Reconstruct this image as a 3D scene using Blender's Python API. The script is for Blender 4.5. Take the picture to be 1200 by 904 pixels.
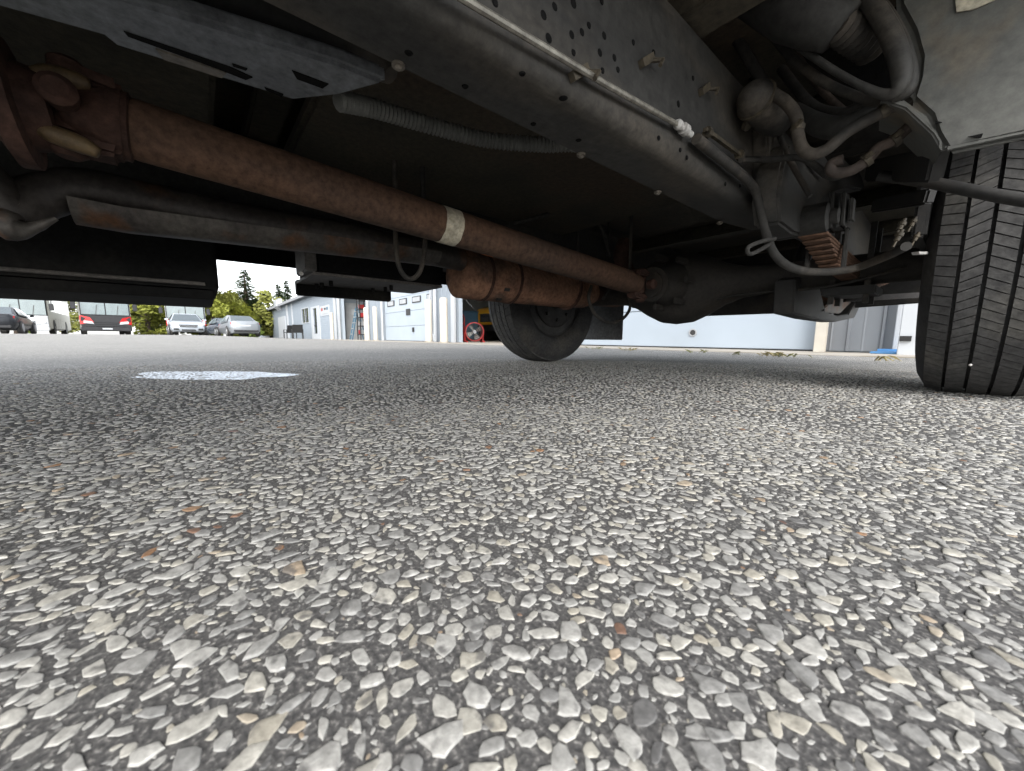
import bpy, bmesh, math, random
import numpy as np
from mathutils import Vector, Matrix
R = math.radians
rnd = random.Random(7)
for o in list(bpy.data.objects): bpy.data.objects.remove(o)
S = bpy.context.scene
COL = S.collection

# ------------------------------------------------------------------ camera
F, PSI, PIT, ROLL, HC = 433.0, R(50.3), R(7.3), R(0.4), 0.142
fw = Vector((-math.sin(PSI)*math.cos(PIT), math.cos(PSI)*math.cos(PIT), -math.sin(PIT)))
r0 = Vector((math.cos(PSI), math.sin(PSI), 0)); u0 = r0.cross(fw)
rt = r0*math.cos(ROLL) + u0*math.sin(ROLL); up = -r0*math.sin(ROLL) + u0*math.cos(ROLL)
CP = Vector((0, 0, HC))
cam = bpy.data.cameras.new('camera'); co = bpy.data.objects.new('camera', cam); COL.objects.link(co)
co.matrix_world = Matrix(((rt.x, up.x, -fw.x, CP.x), (rt.y, up.y, -fw.y, CP.y), (rt.z, up.z, -fw.z, CP.z), (0, 0, 0, 1)))
cam.sensor_fit = 'HORIZONTAL'; cam.sensor_width = 36.0; cam.lens = 36.0*F/1200
cam.dof.use_dof = True; cam.dof.focus_distance = .9; cam.dof.aperture_fstop = 14
cam.clip_start = 0.01; cam.clip_end = 2000
S.camera = co

# ------------------------------------------------------------------ sky, sun, exposure
W = bpy.data.worlds.new('World'); S.world = W; W.use_nodes = True
nt = W.node_tree; nt.nodes.clear()
wo = nt.nodes.new('ShaderNodeOutputWorld'); bg = nt.nodes.new('ShaderNodeBackground'); sk = nt.nodes.new('ShaderNodeTexSky')
sk.sky_type = 'NISHITA'; sk.sun_disc = False
SUN_EL, SUN_AZ = R(40), R(122)            # azimuth of the sun, counted from +Y towards +X
sk.sun_elevation = SUN_EL; sk.sun_rotation = SUN_AZ
sk.dust_density = 1.5; sk.air_density = 1.0; sk.ozone_density = 1.0
hs = nt.nodes.new('ShaderNodeHueSaturation'); hs.inputs['Saturation'].default_value = 0.22
nt.links.new(sk.outputs[0], hs.inputs['Color']); nt.links.new(hs.outputs[0], bg.inputs[0]); nt.links.new(bg.outputs[0], wo.inputs[0])
bg.inputs[1].default_value = 0.15
sd = bpy.data.lights.new('sun', 'SUN'); so = bpy.data.objects.new('sun', sd); COL.objects.link(so)
sd.energy = 0.6; sd.angle = R(25); sd.color = (1, .96, .90)
sdir = Vector((math.sin(SUN_AZ)*math.cos(SUN_EL), math.cos(SUN_AZ)*math.cos(SUN_EL), math.sin(SUN_EL)))
so.rotation_euler = sdir.to_track_quat('Z', 'Y').to_euler(); so.location = (0, 0, 30)
S.view_settings.view_transform = 'Standard'; S.view_settings.look = 'None'
S.view_settings.gamma = 1; S.view_settings.use_curve_mapping = False
S.view_settings.exposure = 1.9

# ------------------------------------------------------------------ helpers
def ray(px, py): return (fw + rt*((px-600)/F) + up*((452-py)/F))
def at(px, py, x=None, y=None, z=None, d=None):
    """the point of the place seen at photo pixel (px,py) on a plane x=, y=, z= or at depth d"""
    v = ray(px, py)
    if d is not None: return CP + v*d
    t = (x-CP.x)/v.x if x is not None else (y-CP.y)/v.y if y is not None else (z-CP.z)/v.z
    return CP + v*t

def tag(o, label=None, cat=None, group=None, kind=None):
    if label: o['label'] = label
    if cat: o['category'] = cat
    if group: o['group'] = group
    if kind: o['kind'] = kind
    return o
def thing(name, label, cat, loc=(0, 0, 0), rz=0, group=None):
    o = bpy.data.objects.new(name, None); COL.objects.link(o)
    o.location = loc; o.rotation_euler = (0, 0, rz); o.empty_display_size = .2
    return tag(o, label, cat, group)

class MB:
    def __init__(s): s.v = []; s.f = []
    def add(s, vs, fs):
        n = len(s.v); s.v += [tuple(p) for p in vs]; s.f += [tuple(i+n for i in f) for f in fs]; return s
    def box(s, x0, x1, y0, y1, z0, z1):
        return s.add([(x0,y0,z0),(x1,y0,z0),(x1,y1,z0),(x0,y1,z0),(x0,y0,z1),(x1,y0,z1),(x1,y1,z1),(x0,y1,z1)],
                     [(0,3,2,1),(4,5,6,7),(0,1,5,4),(1,2,6,5),(2,3,7,6),(3,0,4,7)])
    def obox(s, c, ax, ay, az):
        c, ax, ay, az = map(Vector, (c, ax, ay, az))
        vs = [c+ax*i+ay*j+az*k for k in (-1, 1) for (i, j) in ((-1,-1),(1,-1),(1,1),(-1,1))]
        return s.add(vs, [(0,3,2,1),(4,5,6,7),(0,1,5,4),(1,2,6,5),(2,3,7,6),(3,0,4,7)])
    def bar(s, p, q, w, h, upv=(0, 0, 1)):
        p, q = Vector(p), Vector(q); d = (q-p); a = d.normalized(); b = a.cross(Vector(upv))
        if b.length < 1e-4: b = a.cross(Vector((1, 0, 0)))
        b.normalize(); c = b.cross(a)
        return s.obox((p+q)/2, d/2, b*w/2, c*h/2)
    def prism(s, pts, ext):
        """polygon of 3-D points extruded along ext"""
        pts = [Vector(p) for p in pts]; e = Vector(ext); n = len(pts)
        return s.add(pts+[p+e for p in pts], [tuple(range(n))[::-1], tuple(range(n, 2*n))]+[(i, (i+1) % n, n+(i+1) % n, n+i) for i in range(n)])
    def tube(s, pts, r, n=12, smooth=0, closed=False, caps=True):
        P = [Vector(p) for p in pts]
        rr = list(r) if isinstance(r, (list, tuple)) else [r]*len(P)
        if smooth:
            Q = []; q = []; m = len(P); rng = range(m if closed else m-1)
            for i in rng:
                p0, p1, p2, p3 = (P[(i-1) % m] if closed or i > 0 else P[i]*2-P[i+1]), P[i], P[(i+1) % m], (P[(i+2) % m] if closed or i+2 < m else P[(i+1) % m]*2-P[i])
                for k in range(smooth):
                    t = k/smooth
                    Q.append(((p1*2)+(p2-p0)*t+(p0*2-p1*5+p2*4-p3)*t*t+(p1*3-p0-p2*3+p3)*t**3)*.5)
                    q.append(rr[i]*(1-t)+rr[(i+1) % m]*t)
            if not closed: Q.append(P[-1]); q.append(rr[-1])
            P, rr = Q, q
        m = len(P); base = len(s.v); prev = None
        for i, p in enumerate(P):
            if closed: t = P[(i+1) % m]-P[i-1]
            else: t = P[min(i+1, m-1)]-P[max(i-1, 0)]
            t.normalize()
            if prev is None:
                a = t.cross(Vector((0, 0, 1)))
                if a.length < .05: a = t.cross(Vector((1, 0, 0)))
            else: a = prev-t*prev.dot(t)
            a.normalize(); prev = a; b = t.cross(a)
            for k in range(n):
                an = 2*math.pi*k/n; s.v.append(tuple(p+(a*math.cos(an)+b*math.sin(an))*rr[i]))
        for i in range(m if closed else m-1):
            j = (i+1) % m
            for k in range(n):
                k2 = (k+1) % n
                s.f.append((base+i*n+k, base+i*n+k2, base+j*n+k2, base+j*n+k))
        if caps and not closed:
            s.f.append(tuple(base+k for k in range(n))[::-1]); s.f.append(tuple(base+(m-1)*n+k for k in range(n)))
        return s
    def lathe(s, prof, o, ax, n=24, closed=False):
        """prof: (distance along axis, radius)"""
        o, ax = Vector(o), Vector(ax).normalized()
        a = ax.cross(Vector((0, 0, 1)))
        if a.length < .05: a = ax.cross(Vector((1, 0, 0)))
        a.normalize(); b = ax.cross(a); base = len(s.v); m = len(prof)
        for t, r in prof:
            for k in range(n):
                an = 2*math.pi*k/n; s.v.append(tuple(o+ax*t+(a*math.cos(an)+b*math.sin(an))*max(r, 1e-4)))
        for i in range(m if closed else m-1):
            j = (i+1) % m
            for k in range(n):
                k2 = (k+1) % n
                s.f.append((base+i*n+k, base+i*n+k2, base+j*n+k2, base+j*n+k))
        if not closed:
            s.f.append(tuple(base+k for k in range(n))[::-1]); s.f.append(tuple(base+(m-1)*n+k for k in range(n)))
        return s
    def build(s, name, mat, parent=None, off=None, smooth=40, bevel=0, seg=2):
        me = bpy.data.meshes.new(name)
        v = s.v if off is None else [(p[0]-off[0], p[1]-off[1], p[2]-off[2]) for p in s.v]
        me.from_pydata(v, [], s.f); me.update()
        bm = bmesh.new(); bm.from_mesh(me); bmesh.ops.recalc_face_normals(bm, faces=bm.faces)
        if bevel:
            ed = [e for e in bm.edges if len(e.link_faces) == 2 and e.calc_face_angle(0) > .6]
            bmesh.ops.bevel(bm, geom=ed, offset=bevel, segments=seg, affect='EDGES', clamp_overlap=True)
        bm.to_mesh(me); bm.free()
        if smooth:
            me.polygons.foreach_set('use_smooth', [True]*len(me.polygons)); me.set_sharp_from_angle(angle=R(smooth))
        me.materials.append(mat)
        o = bpy.data.objects.new(name, me); COL.objects.link(o)
        if parent: o.parent = parent
        return o

# ------------------------------------------------------------------ materials
def mat(name, c1, c2=None, scale=20, rough=.7, metal=0, bump=0, bscale=None, spec=.5, c3=None, s3=3, t3=(.5, .65), detail=5, coords='Object', stretch=None, grit=.5):
    """noise-mottled surface; c3 is a second, larger-patched colour (rust, dust, stains)"""
    m = bpy.data.materials.new(name); m.use_nodes = True; n = m.node_tree; L = n.links.new
    b = n.nodes['Principled BSDF']; b.inputs['Roughness'].default_value = rough; b.inputs['Metallic'].default_value = metal
    b.inputs['Specular IOR Level'].default_value = spec
    tc = n.nodes.new('ShaderNodeTexCoord'); src = tc.outputs[coords]
    if stretch:
        mp = n.nodes.new('ShaderNodeMapping'); mp.inputs['Scale'].default_value = stretch; L(src, mp.inputs['Vector']); src = mp.outputs[0]
    c2 = c2 or tuple(x*.6 for x in c1)
    nz = n.nodes.new('ShaderNodeTexNoise'); nz.inputs['Scale'].default_value = scale; nz.inputs['Detail'].default_value = detail; L(src, nz.inputs['Vector'])
    rp = n.nodes.new('ShaderNodeValToRGB'); rp.color_ramp.elements[0].position = .3; rp.color_ramp.elements[1].position = .7
    rp.color_ramp.elements[0].color = (*c2, 1); rp.color_ramp.elements[1].color = (*c1, 1)
    L(nz.outputs['Fac'], rp.inputs['Fac']); colr = rp.outputs['Color']
    if c3:
        n3 = n.nodes.new('ShaderNodeTexNoise'); n3.inputs['Scale'].default_value = s3; n3.inputs['Detail'].default_value = 6; L(src, n3.inputs['Vector'])
        mr = n.nodes.new('ShaderNodeMapRange'); mr.inputs['From Min'].default_value = t3[0]; mr.inputs['From Max'].default_value = t3[1]; L(n3.outputs['Fac'], mr.inputs['Value'])
        mx = n.nodes.new('ShaderNodeMix'); mx.data_type = 'RGBA'; L(mr.outputs[0], mx.inputs['Factor']); L(colr, mx.inputs['A']); mx.inputs['B'].default_value = (*c3, 1); colr = mx.outputs['Result']
    if grit:
        ng_ = n.nodes.new('ShaderNodeTexNoise'); ng_.inputs['Scale'].default_value = 75; ng_.inputs['Detail'].default_value = 9; ng_.inputs['Roughness'].default_value = .7; L(tc.outputs[coords], ng_.inputs['Vector'])
        mg = n.nodes.new('ShaderNodeMapRange'); mg.inputs['From Min'].default_value = .3; mg.inputs['From Max'].default_value = .7; mg.inputs['To Min'].default_value = 1-grit; mg.inputs['To Max'].default_value = 1+grit; L(ng_.outputs['Fac'], mg.inputs['Value'])
        xg = n.nodes.new('ShaderNodeMix'); xg.data_type = 'RGBA'; xg.blend_type = 'MULTIPLY'; xg.inputs['Factor'].default_value = 1; L(colr, xg.inputs['A']); L(mg.outputs[0], xg.inputs['B']); colr = xg.outputs['Result']
        rr_ = n.nodes.new('ShaderNodeMapRange'); rr_.inputs['To Min'].default_value = max(rough-.12, .03); rr_.inputs['To Max'].default_value = min(rough+.12, 1); L(ng_.outputs['Fac'], rr_.inputs['Value']); L(rr_.outputs[0], b.inputs['Roughness'])
    L(colr, b.inputs['Base Color'])
    if bump:
        nb = n.nodes.new('ShaderNodeTexNoise'); nb.inputs['Scale'].default_value = bscale or scale*4; nb.inputs['Detail'].default_value = 6; L(src, nb.inputs['Vector'])
        bp = n.nodes.new('ShaderNodeBump'); bp.inputs['Strength'].default_value = bump; bp.inputs['Distance'].default_value = .004; L(nb.outputs['Fac'], bp.inputs['Height']); L(bp.outputs[0], b.inputs['Normal'])
    return m
M = {}
M['frame'] = mat('dusty_black_frame', (.038, .037, .034), (.022, .0215, .0205), 9, .65, 0, .3, 60, spec=.35, c3=(.062, .053, .042), s3=7, t3=(.50, .70), stretch=(1, .35, 1))
M['black'] = mat('dusty_black_steel', (0.0225, 0.0215, 0.02), (0.0125, 0.0125, 0.0125), 14, .65, 0, .2, 80, c3=(0.0425, 0.035, 0.0275), s3=4)
M['floor'] = mat('undercoated_floor', (.062, .054, .036), (.03, .027, .02), 5, .85, 0, .4, 90, c3=(.05, .036, .024), s3=2.5)
M['shaft'] = mat('brown_rusted_shaft', (.122, .070, .045), (.075, .045, .032), 8, .85, 0, .3, 70, spec=.2, c3=(.062, .043, .034), s3=5, t3=(.46, .62), stretch=(1, .3, 1))
M['muffler'] = mat('orange_rust', (.25, .135, .085), (.155, .085, .058), 9, .85, 0, .3, 60, spec=.2, c3=(.11, .07, .052), s3=11, t3=(.5, .66))
M['yoke'] = mat('dark_rust_casting', (0.068, 0.036, 0.0264), (0.04, 0.024, 0.02), 20, .85, 0, .4, 90, spec=.2)
M['tan'] = mat('tan_bearing_cap', (0.123, 0.0848, 0.041), (0.0768, 0.0486, 0.0256), 30, .6, .2, .2)
M['pipe'] = mat('grey_exhaust_pipe', (0.0576, 0.0504, 0.0456), (0.0336, 0.0288, 0.0264), 8, .55, .3, .1, c3=(0.12, 0.0528, 0.024), s3=5, t3=(.58, .7))
M['shield'] = mat('aluminium_heat_shield', (0.104, 0.096, 0.084), (0.056, 0.048, 0.044), 14, .55, .3, .15, c3=(0.12, 0.06, 0.032), s3=9, t3=(.5, .6))
M['galv'] = mat('galvanised_plate', (0.179, 0.19, 0.201), (0.127, 0.134, 0.142), 10, .5, .3, .1, c3=(0.079, 0.0738, 0.0685), s3=4, t3=(.55, .75))
M['plastic'] = mat('grey_dusty_plastic', (0.113, 0.114, 0.104), (0.0765, 0.0774, 0.072), 5, .65, 0, .12, 40, c3=(0.135, 0.113, 0.0828), s3=9, t3=(.56, .72), grit=.3)
M['rubber'] = mat('black_rubber_hose', (0.0375, 0.0353, 0.0323), (0.021, 0.0203, 0.0188), 25, .75, 0, .15, spec=.3, c3=(0.0638, 0.054, 0.0435), s3=9)
M['rhose'] = mat('reddish_hose', (0.075, 0.0562, 0.045), (0.0413, 0.0338, 0.03), 18, .75, 0, .15, spec=.3)
M['spring'] = mat('rusty_leaf', (0.16, 0.092, 0.06), (0.096, 0.06, 0.044), 25, .85, 0, .3, spec=.2)
M['cable'] = mat('pale_steel_cable', (0.252, 0.24, 0.204), (0.18, 0.168, 0.144), 60, .45, .4)
M['grease'] = mat('greasy_brass', (0.088, 0.0715, 0.0468), (0.0385, 0.033, 0.0248), 60, .6, .3)
M['white'] = mat('white_plastic', (0.422, 0.416, 0.394), (0.338, 0.326, 0.31), 40, .5)
M['bolt'] = mat('zinc_bolt', (0.198, 0.18, 0.151), (0.126, 0.108, 0.0864), 60, .5, .4)
M['hole'] = mat('opening_shade', (.008, .008, .008), (.006, .006, .006), 10, .95, spec=.1)  # near-black paints the shade inside holes, slots and slits
M['tyre'] = mat('tyre_rubber', (.064, .063, .061), (.044, .043, .043), 30, .8, 0, .2, 150, spec=.3, c3=(.09, .086, .078), s3=7)
M['tyreside'] = mat('tyre_sidewall', (.042, .042, .042), (.030, .030, .031), 14, .75, 0, .08, 60, spec=.3, c3=(.06, .056, .05), s3=5)
M['rim'] = mat('dirty_steel_rim', (0.049, 0.0476, 0.0462), (0.021, 0.021, 0.021), 20, .6, .3)
M['box'] = mat('black_painted_box', (.012, .012, .012), (.008, .008, .008), 6, .85, 0, .05, spec=.1, c3=(.022, .02, .017), s3=3)
M['boxgrey'] = mat('grey_box_underside', (0.12, 0.111, 0.102), (0.072, 0.066, 0.06), 7, .7, 0, .1, c3=(0.054, 0.048, 0.042), s3=3)
M['diff'] = mat('dusty_axle_casting', (0.0338, 0.0297, 0.0252), (0.0225, 0.0203, 0.018), 12, .8, 0, .3, 70, c3=(0.045, 0.036, 0.027), s3=4)
M['paper'] = mat('aged_paper_label', (0.496, 0.456, 0.36), (0.4, 0.36, 0.272), 40, .85)
M['otape'] = mat('orange_paint_mark', (.55, .16, .04), (.35, .10, .03), 40, .8)
M['flap'] = mat('grey_mud_flap', (.10, .10, .10), (.07, .07, .07), 10, .75)

# ------------------------------------------------------------------ ground
def gz(x, y):
    """the yard is level round the buildings and rises a little towards the parked coaches"""
    def ss(t): t = min(max(t, 0), 1); return t*t*(3-2*t)
    return .20*ss((-x-12)/22)*ss((5.0-y)/5.0)
def ground_material():
    m = bpy.data.materials.new('chip_seal_asphalt'); m.use_nodes = True; n = m.node_tree; L = n.links.new; N = n.nodes.new
    b = n.nodes['Principled BSDF']; b.inputs['Roughness'].default_value = .8; b.inputs['Specular IOR Level'].default_value = .3
    g = N('ShaderNodeNewGeometry'); P = g.outputs['Position']
    # binder: dark with tiny crumbs
    nz = N('ShaderNodeTexNoise'); nz.inputs['Scale'].default_value = 420; nz.inputs['Detail'].default_value = 4; L(P, nz.inputs['Vector'])
    rp = N('ShaderNodeValToRGB'); e = rp.color_ramp.elements; e[0].position = .36; e[0].color = (.056, .055, .055, 1); e[1].position = .70; e[1].color = (.27, .26, .245, 1)
    e2 = rp.color_ramp.elements.new(.56); e2.color = (.105, .102, .099, 1)
    L(nz.outputs['Fac'], rp.inputs['Fac'])
    # chips as a texture for where they are too far to be picked apart
    vo = N('ShaderNodeTexVoronoi'); vo.feature = 'F1'; vo.inputs['Scale'].default_value = 95; L(P, vo.inputs['Vector'])
    ve = N('ShaderNodeTexVoronoi'); ve.feature = 'DISTANCE_TO_EDGE'; ve.inputs['Scale'].default_value = 95; L(P, ve.inputs['Vector'])
    mk = N('ShaderNodeMapRange'); mk.inputs['From Min'].default_value = .06; mk.inputs['From Max'].default_value = .13; L(ve.outputs['Distance'], mk.inputs['Value'])
    sep = N('ShaderNodeSeparateColor'); L(vo.outputs['Color'], sep.inputs[0])
    cr = N('ShaderNodeValToRGB'); e = cr.color_ramp.elements; e[0].position = .0; e[0].color = (.25, .243, .225, 1); e[1].position = 1; e[1].color = (.46, .45, .42, 1)
    L(sep.outputs[0], cr.inputs['Fac'])
    # inside the sector where the chips are built the sheet is binder only
    dt = N('ShaderNodeVectorMath'); dt.operation = 'DOT_PRODUCT'; L(P, dt.inputs[0]); dt.inputs[1].default_value = (-math.sin(PSI), math.cos(PSI), 0)
    ln = N('ShaderNodeVectorMath'); ln.operation = 'LENGTH'; L(P, ln.inputs[0])
    m1 = N('ShaderNodeMath'); m1.operation = 'MULTIPLY_ADD'; L(ln.outputs['Value'], m1.inputs[0]); m1.inputs[1].default_value = -.42; m1.inputs[2].default_value = .22
    m2 = N('ShaderNodeMath'); m2.operation = 'ADD'; L(m1.outputs[0], m2.inputs[0]); L(dt.outputs['Value'], m2.inputs[1])
    m3 = N('ShaderNodeMath'); m3.operation = 'LESS_THAN'; L(m2.outputs[0], m3.inputs[0]); m3.inputs[1].default_value = 0
    m4 = N('ShaderNodeMath'); m4.operation = 'GREATER_THAN'; L(ln.outputs['Value'], m4.inputs[0]); m4.inputs[1].default_value = RS
    m5 = N('ShaderNodeMath'); m5.operation = 'MAXIMUM'; L(m3.outputs[0], m5.inputs[0]); L(m4.outputs[0], m5.inputs[1])
    m6 = N('ShaderNodeMath'); m6.operation = 'MULTIPLY'; L(m5.outputs[0], m6.inputs[0]); L(mk.outputs[0], m6.inputs[1])
    mx = N('ShaderNodeMix'); mx.data_type = 'RGBA'; L(m6.outputs[0], mx.inputs['Factor']); L(rp.outputs['Color'], mx.inputs['A']); L(cr.outputs['Color'], mx.inputs['B'])
    # large soft blotches of wear
    n2 = N('ShaderNodeTexNoise'); n2.inputs['Scale'].default_value = 1.3; n2.inputs['Detail'].default_value = 5; L(P, n2.inputs['Vector'])
    r2 = N('ShaderNodeMapRange'); r2.inputs['To Min'].default_value = .8; r2.inputs['To Max'].default_value = 1.2; L(n2.outputs['Fac'], r2.inputs['Value'])
    mm = N('ShaderNodeMix'); mm.data_type = 'RGBA'; mm.blend_type = 'MULTIPLY'; mm.inputs['Factor'].default_value = 1; L(mx.outputs['Result'], mm.inputs['A']); L(r2.outputs[0], mm.inputs['B'])
    L(mm.outputs['Result'], b.inputs['Base Color'])
    bs = N('ShaderNodeMath'); bs.operation = 'MULTIPLY_ADD'; L(m6.outputs[0], bs.inputs[0]); bs.inputs[1].default_value = 1.5; L(nz.outputs['Fac'], bs.inputs[2])
    bp = N('ShaderNodeBump'); bp.inputs['Strength'].default_value = .6; bp.inputs['Distance'].default_value = .0012; L(bs.outputs[0], bp.inputs['Height']); L(bp.outputs[0], b.inputs['Normal'])
    return m
RS = 2.5
g = MB(); nA = 96; rad = [0, .5, 1.5, 3, 5, 7, 9, 11, 13, 15, 17, 19, 22, 25, 28, 31, 34, 38, 42, 48, 56, 70, 100, 200, 500, 1200]
for r_ in rad:
    for k in range(nA):
        a = 2*math.pi*k/nA; x, y = r_*math.cos(a), r_*math.sin(a); g.v.append((x, y, gz(x, y)))
for i in range(len(rad)-1):
    for k in range(nA):
        k2 = (k+1) % nA; g.f.append((i*nA+k, (i+1)*nA+k, (i+1)*nA+k2, i*nA+k2))
gm = bpy.data.meshes.new('asphalt_yard'); gm.from_pydata(g.v, [], g.f); gm.materials.append(ground_material())
gm.polygons.foreach_set('use_smooth', [True]*len(gm.polygons))
yard = bpy.data.objects.new('asphalt_yard', gm); COL.objects.link(yard); tag(yard, 'pale chip seal asphalt yard under and around the vehicle', 'asphalt', kind='structure')

# --- the stone chips
def stone_material(name, attr):
    m = bpy.data.materials.new(name); m.use_nodes = True; n = m.node_tree; L = n.links.new; N = n.nodes.new
    b = n.nodes['Principled BSDF']; b.inputs['Roughness'].default_value = .6; b.inputs['Specular IOR Level'].default_value = .45
    if attr: a = N('ShaderNodeAttribute'); a.attribute_name = 'tint'; v = a.outputs['Fac']
    else: a = N('ShaderNodeObjectInfo'); v = a.outputs['Random']
    rp = N('ShaderNodeValToRGB'); rp.color_ramp.interpolation = 'LINEAR'; e = rp.color_ramp.elements
    stops = [(0, (.12, .118, .116)), (.06, (.22, .218, .21)), (.25, (.335, .33, .312)), (.60, (.395, .388, .364)), (.88, (.405, .388, .34)), (.975, (.35, .325, .27)), (.991, (.35, .285, .21)), (.996, (.30, .17, .09)), (1, (.14, .09, .08))]
    e[0].position, e[0].color = stops[0][0], (*stops[0][1], 1); e[1].position, e[1].color = 1, (*stops[-1][1], 1)
    for p, c in stops[1:-1]: x = rp.color_ramp.elements.new(p); x.color = (*c, 1)
    L(v, rp.inputs['Fac'])
    g = N('ShaderNodeNewGeometry'); nz = N('ShaderNodeTexNoise'); nz.inputs['Scale'].default_value = 260; nz.inputs['Detail'].default_value = 5; L(g.outputs['Position'], nz.inputs['Vector'])
    mr = N('ShaderNodeMapRange'); mr.inputs['To Min'].default_value = .62; mr.inputs['To Max'].default_value = 1.3; mr.inputs['From Min'].default_value = .25; mr.inputs['From Max'].default_value = .75; L(nz.outputs['Fac'], mr.inputs['Value'])
    mm = N('ShaderNodeMix'); mm.data_type = 'RGBA'; mm.blend_type = 'MULTIPLY'; mm.inputs['Factor'].default_value = 1; L(rp.outputs['Color'], mm.inputs['A']); L(mr.outputs[0], mm.inputs['B']); 
    # tar and dirt still clinging to some chips, more of it in some areas
    nd = N('ShaderNodeTexNoise'); nd.inputs['Scale'].default_value = 120; nd.inputs['Detail'].default_value = 6; L(g.outputs['Position'], nd.inputs['Vector'])
    nl_ = N('ShaderNodeTexNoise'); nl_.inputs['Scale'].default_value = 5; nl_.inputs['Detail'].default_value = 3; L(g.outputs['Position'], nl_.inputs['Vector'])
    ad = N('ShaderNodeMath'); ad.operation = 'MULTIPLY_ADD'; L(nl_.outputs['Fac'], ad.inputs[0]); ad.inputs[1].default_value = .45; L(nd.outputs['Fac'], ad.inputs[2])
    dm = N('ShaderNodeMapRange'); dm.inputs['From Min'].default_value = .80; dm.inputs['From Max'].default_value = .92; dm.inputs['To Max'].default_value = .75; L(ad.outputs[0], dm.inputs['Value'])
    dx = N('ShaderNodeMix'); dx.data_type = 'RGBA'; L(dm.outputs[0], dx.inputs['Factor']); L(mm.outputs['Result'], dx.inputs['A']); dx.inputs['B'].default_value = (.10, .098, .096, 1)
    L(dx.outputs['Result'], b.inputs['Base Color'])
    nb = N('ShaderNodeTexNoise'); nb.inputs['Scale'].default_value = 700; nb.inputs['Detail'].default_value = 4; L(g.outputs['Position'], nb.inputs['Vector'])
    bp = N('ShaderNodeBump'); bp.inputs['Strength'].default_value = .35; bp.inputs['Distance'].default_value = .0008; L(nb.outputs['Fac'], bp.inputs['Height']); L(bp.outputs[0], b.inputs['Normal'])
    return m
M['stone1'] = stone_material('stone_chip', False); M['stone'] = stone_material('stone_chips', True)
rs = np.random.RandomState(11)
def stone_shape(n, rings):
    """an angular, worn chip: irregular outline, eased shoulder, nearly flat top. unit radius, unit height"""
    an = (np.arange(n)+rs.uniform(-.38, .38, n))*2*np.pi/n
    asp = rs.uniform(.42, .95)
    # angular outline: a few corners, sides bowed and nicked between them
    m_ = rs.randint(3, 6); ca = np.sort((np.arange(m_)+rs.uniform(-.3, .3, m_))*2*np.pi/m_); cr_ = rs.uniform(.8, 1.2, m_)
    rr = np.array([1/max(np.max([math.cos(a-c)/q_ for c, q_ in zip(ca, cr_*.80)]), .72) for a in an])*rs.uniform(.90, 1.08, n)
    x, y = rr*np.cos(an), rr*np.sin(an)*asp
    v = []; tilt = rs.uniform(-.22, .22, 2)
    for sc, z in rings:
        for k in range(n): v.append((x[k]*sc, y[k]*sc, z*(1+tilt[0]*x[k]+tilt[1]*y[k]) if z > 0 else z))
    v.append((rs.uniform(-.15, .15), rs.uniform(-.1, .1), 1.06))
    f = []
    for i in range(len(rings)-1):
        for k in range(n):
            k2 = (k+1) % n; f.append((i*n+k, i*n+k2, (i+1)*n+k2)); f.append((i*n+k, (i+1)*n+k2, (i+1)*n+k))
    b = (len(rings)-1)*n
    for k in range(n): f.append((b+k, b+(k+1) % n, len(v)-1))
    return np.array(v), np.array(f)
near_shapes = [stone_shape(rs.randint(9, 13), [(1, -.6), (.985, .30), (.93, .74), (.80, .95), (.45, 1.03)]) for _ in range(40)]
far_shapes = [stone_shape(rs.randint(6, 8), [(1, -.4), (.84, .95)]) for _ in range(24)]
T = 1.7                                                   # tile of stones, wraps round
cell = .009; ng = int(T/cell); cell = T/ng
grid = {}; SX = []; SY = []; SR = []
def throw(rmin, rmax, tries, pack):
    X = rs.rand(tries)*T; Y = rs.rand(tries)*T; Q = rmin+(rmax-rmin)*rs.rand(tries)**1.5
    k = int(math.ceil((rmax+.0085)*1.0/cell))
    for x, y, q in zip(X.tolist(), Y.tolist(), Q.tolist()):
        cx, cy = int(x/cell), int(y/cell); ok = True
        for i in range(cx-k, cx+k+1):
            for j in range(cy-k, cy+k+1):
                for s in grid.get((i % ng, j % ng), ()):
                    dx = abs(SX[s]-x); dy = abs(SY[s]-y)
                    if dx > T/2: dx = T-dx
                    if dy > T/2: dy = T-dy
                    if dx*dx+dy*dy < ((SR[s]+q)*pack)**2: ok = False; break
                if not ok: break
            if not ok: break
        if ok:
            grid.setdefault((cx % ng, cy % ng), []).append(len(SX)); SX.append(x); SY.append(y); SR.append(q)
throw(.0052, .0076, 13000, .72); throw(.0032, .0054, 90000, .71); throw(.0014, .0036, 130000, .75)
SX, SY, SR = map(np.array, (SX, SY, SR))
PX, PY, PR = [], [], []
for i in range(-3, 3):
    for j in range(-3, 3):
        PX.append(SX+i*T); PY.append(SY+j*T); PR.append(SR)
PX, PY, PR = map(np.concatenate, (PX, PY, PR))
ln = np.hypot(PX, PY); dt_ = -math.sin(PSI)*PX+math.cos(PSI)*PY
nc = 26000; cx_ = rs.uniform(-.75, .75, nc); cy_ = rs.uniform(-.75, .75, nc)
PX = np.concatenate([PX, cx_]); PY = np.concatenate([PY, cy_]); PR = np.concatenate([PR, rs.uniform(.0005, .0014, nc)]); ln = np.hypot(PX, PY); dt_ = -math.sin(PSI)*PX+math.cos(PSI)*PY
keep = (ln < RS) & (dt_+.22-.42*ln > 0) & ((PR > .0034) | (ln < .8))
PX, PY, PR, ln = PX[keep], PY[keep], PR[keep], ln[keep]
ns = len(PX); RZ = rs.rand(ns)*6.283; HT = PR*rs.uniform(.09, .21, ns); TI = rs.rand(ns)
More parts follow.
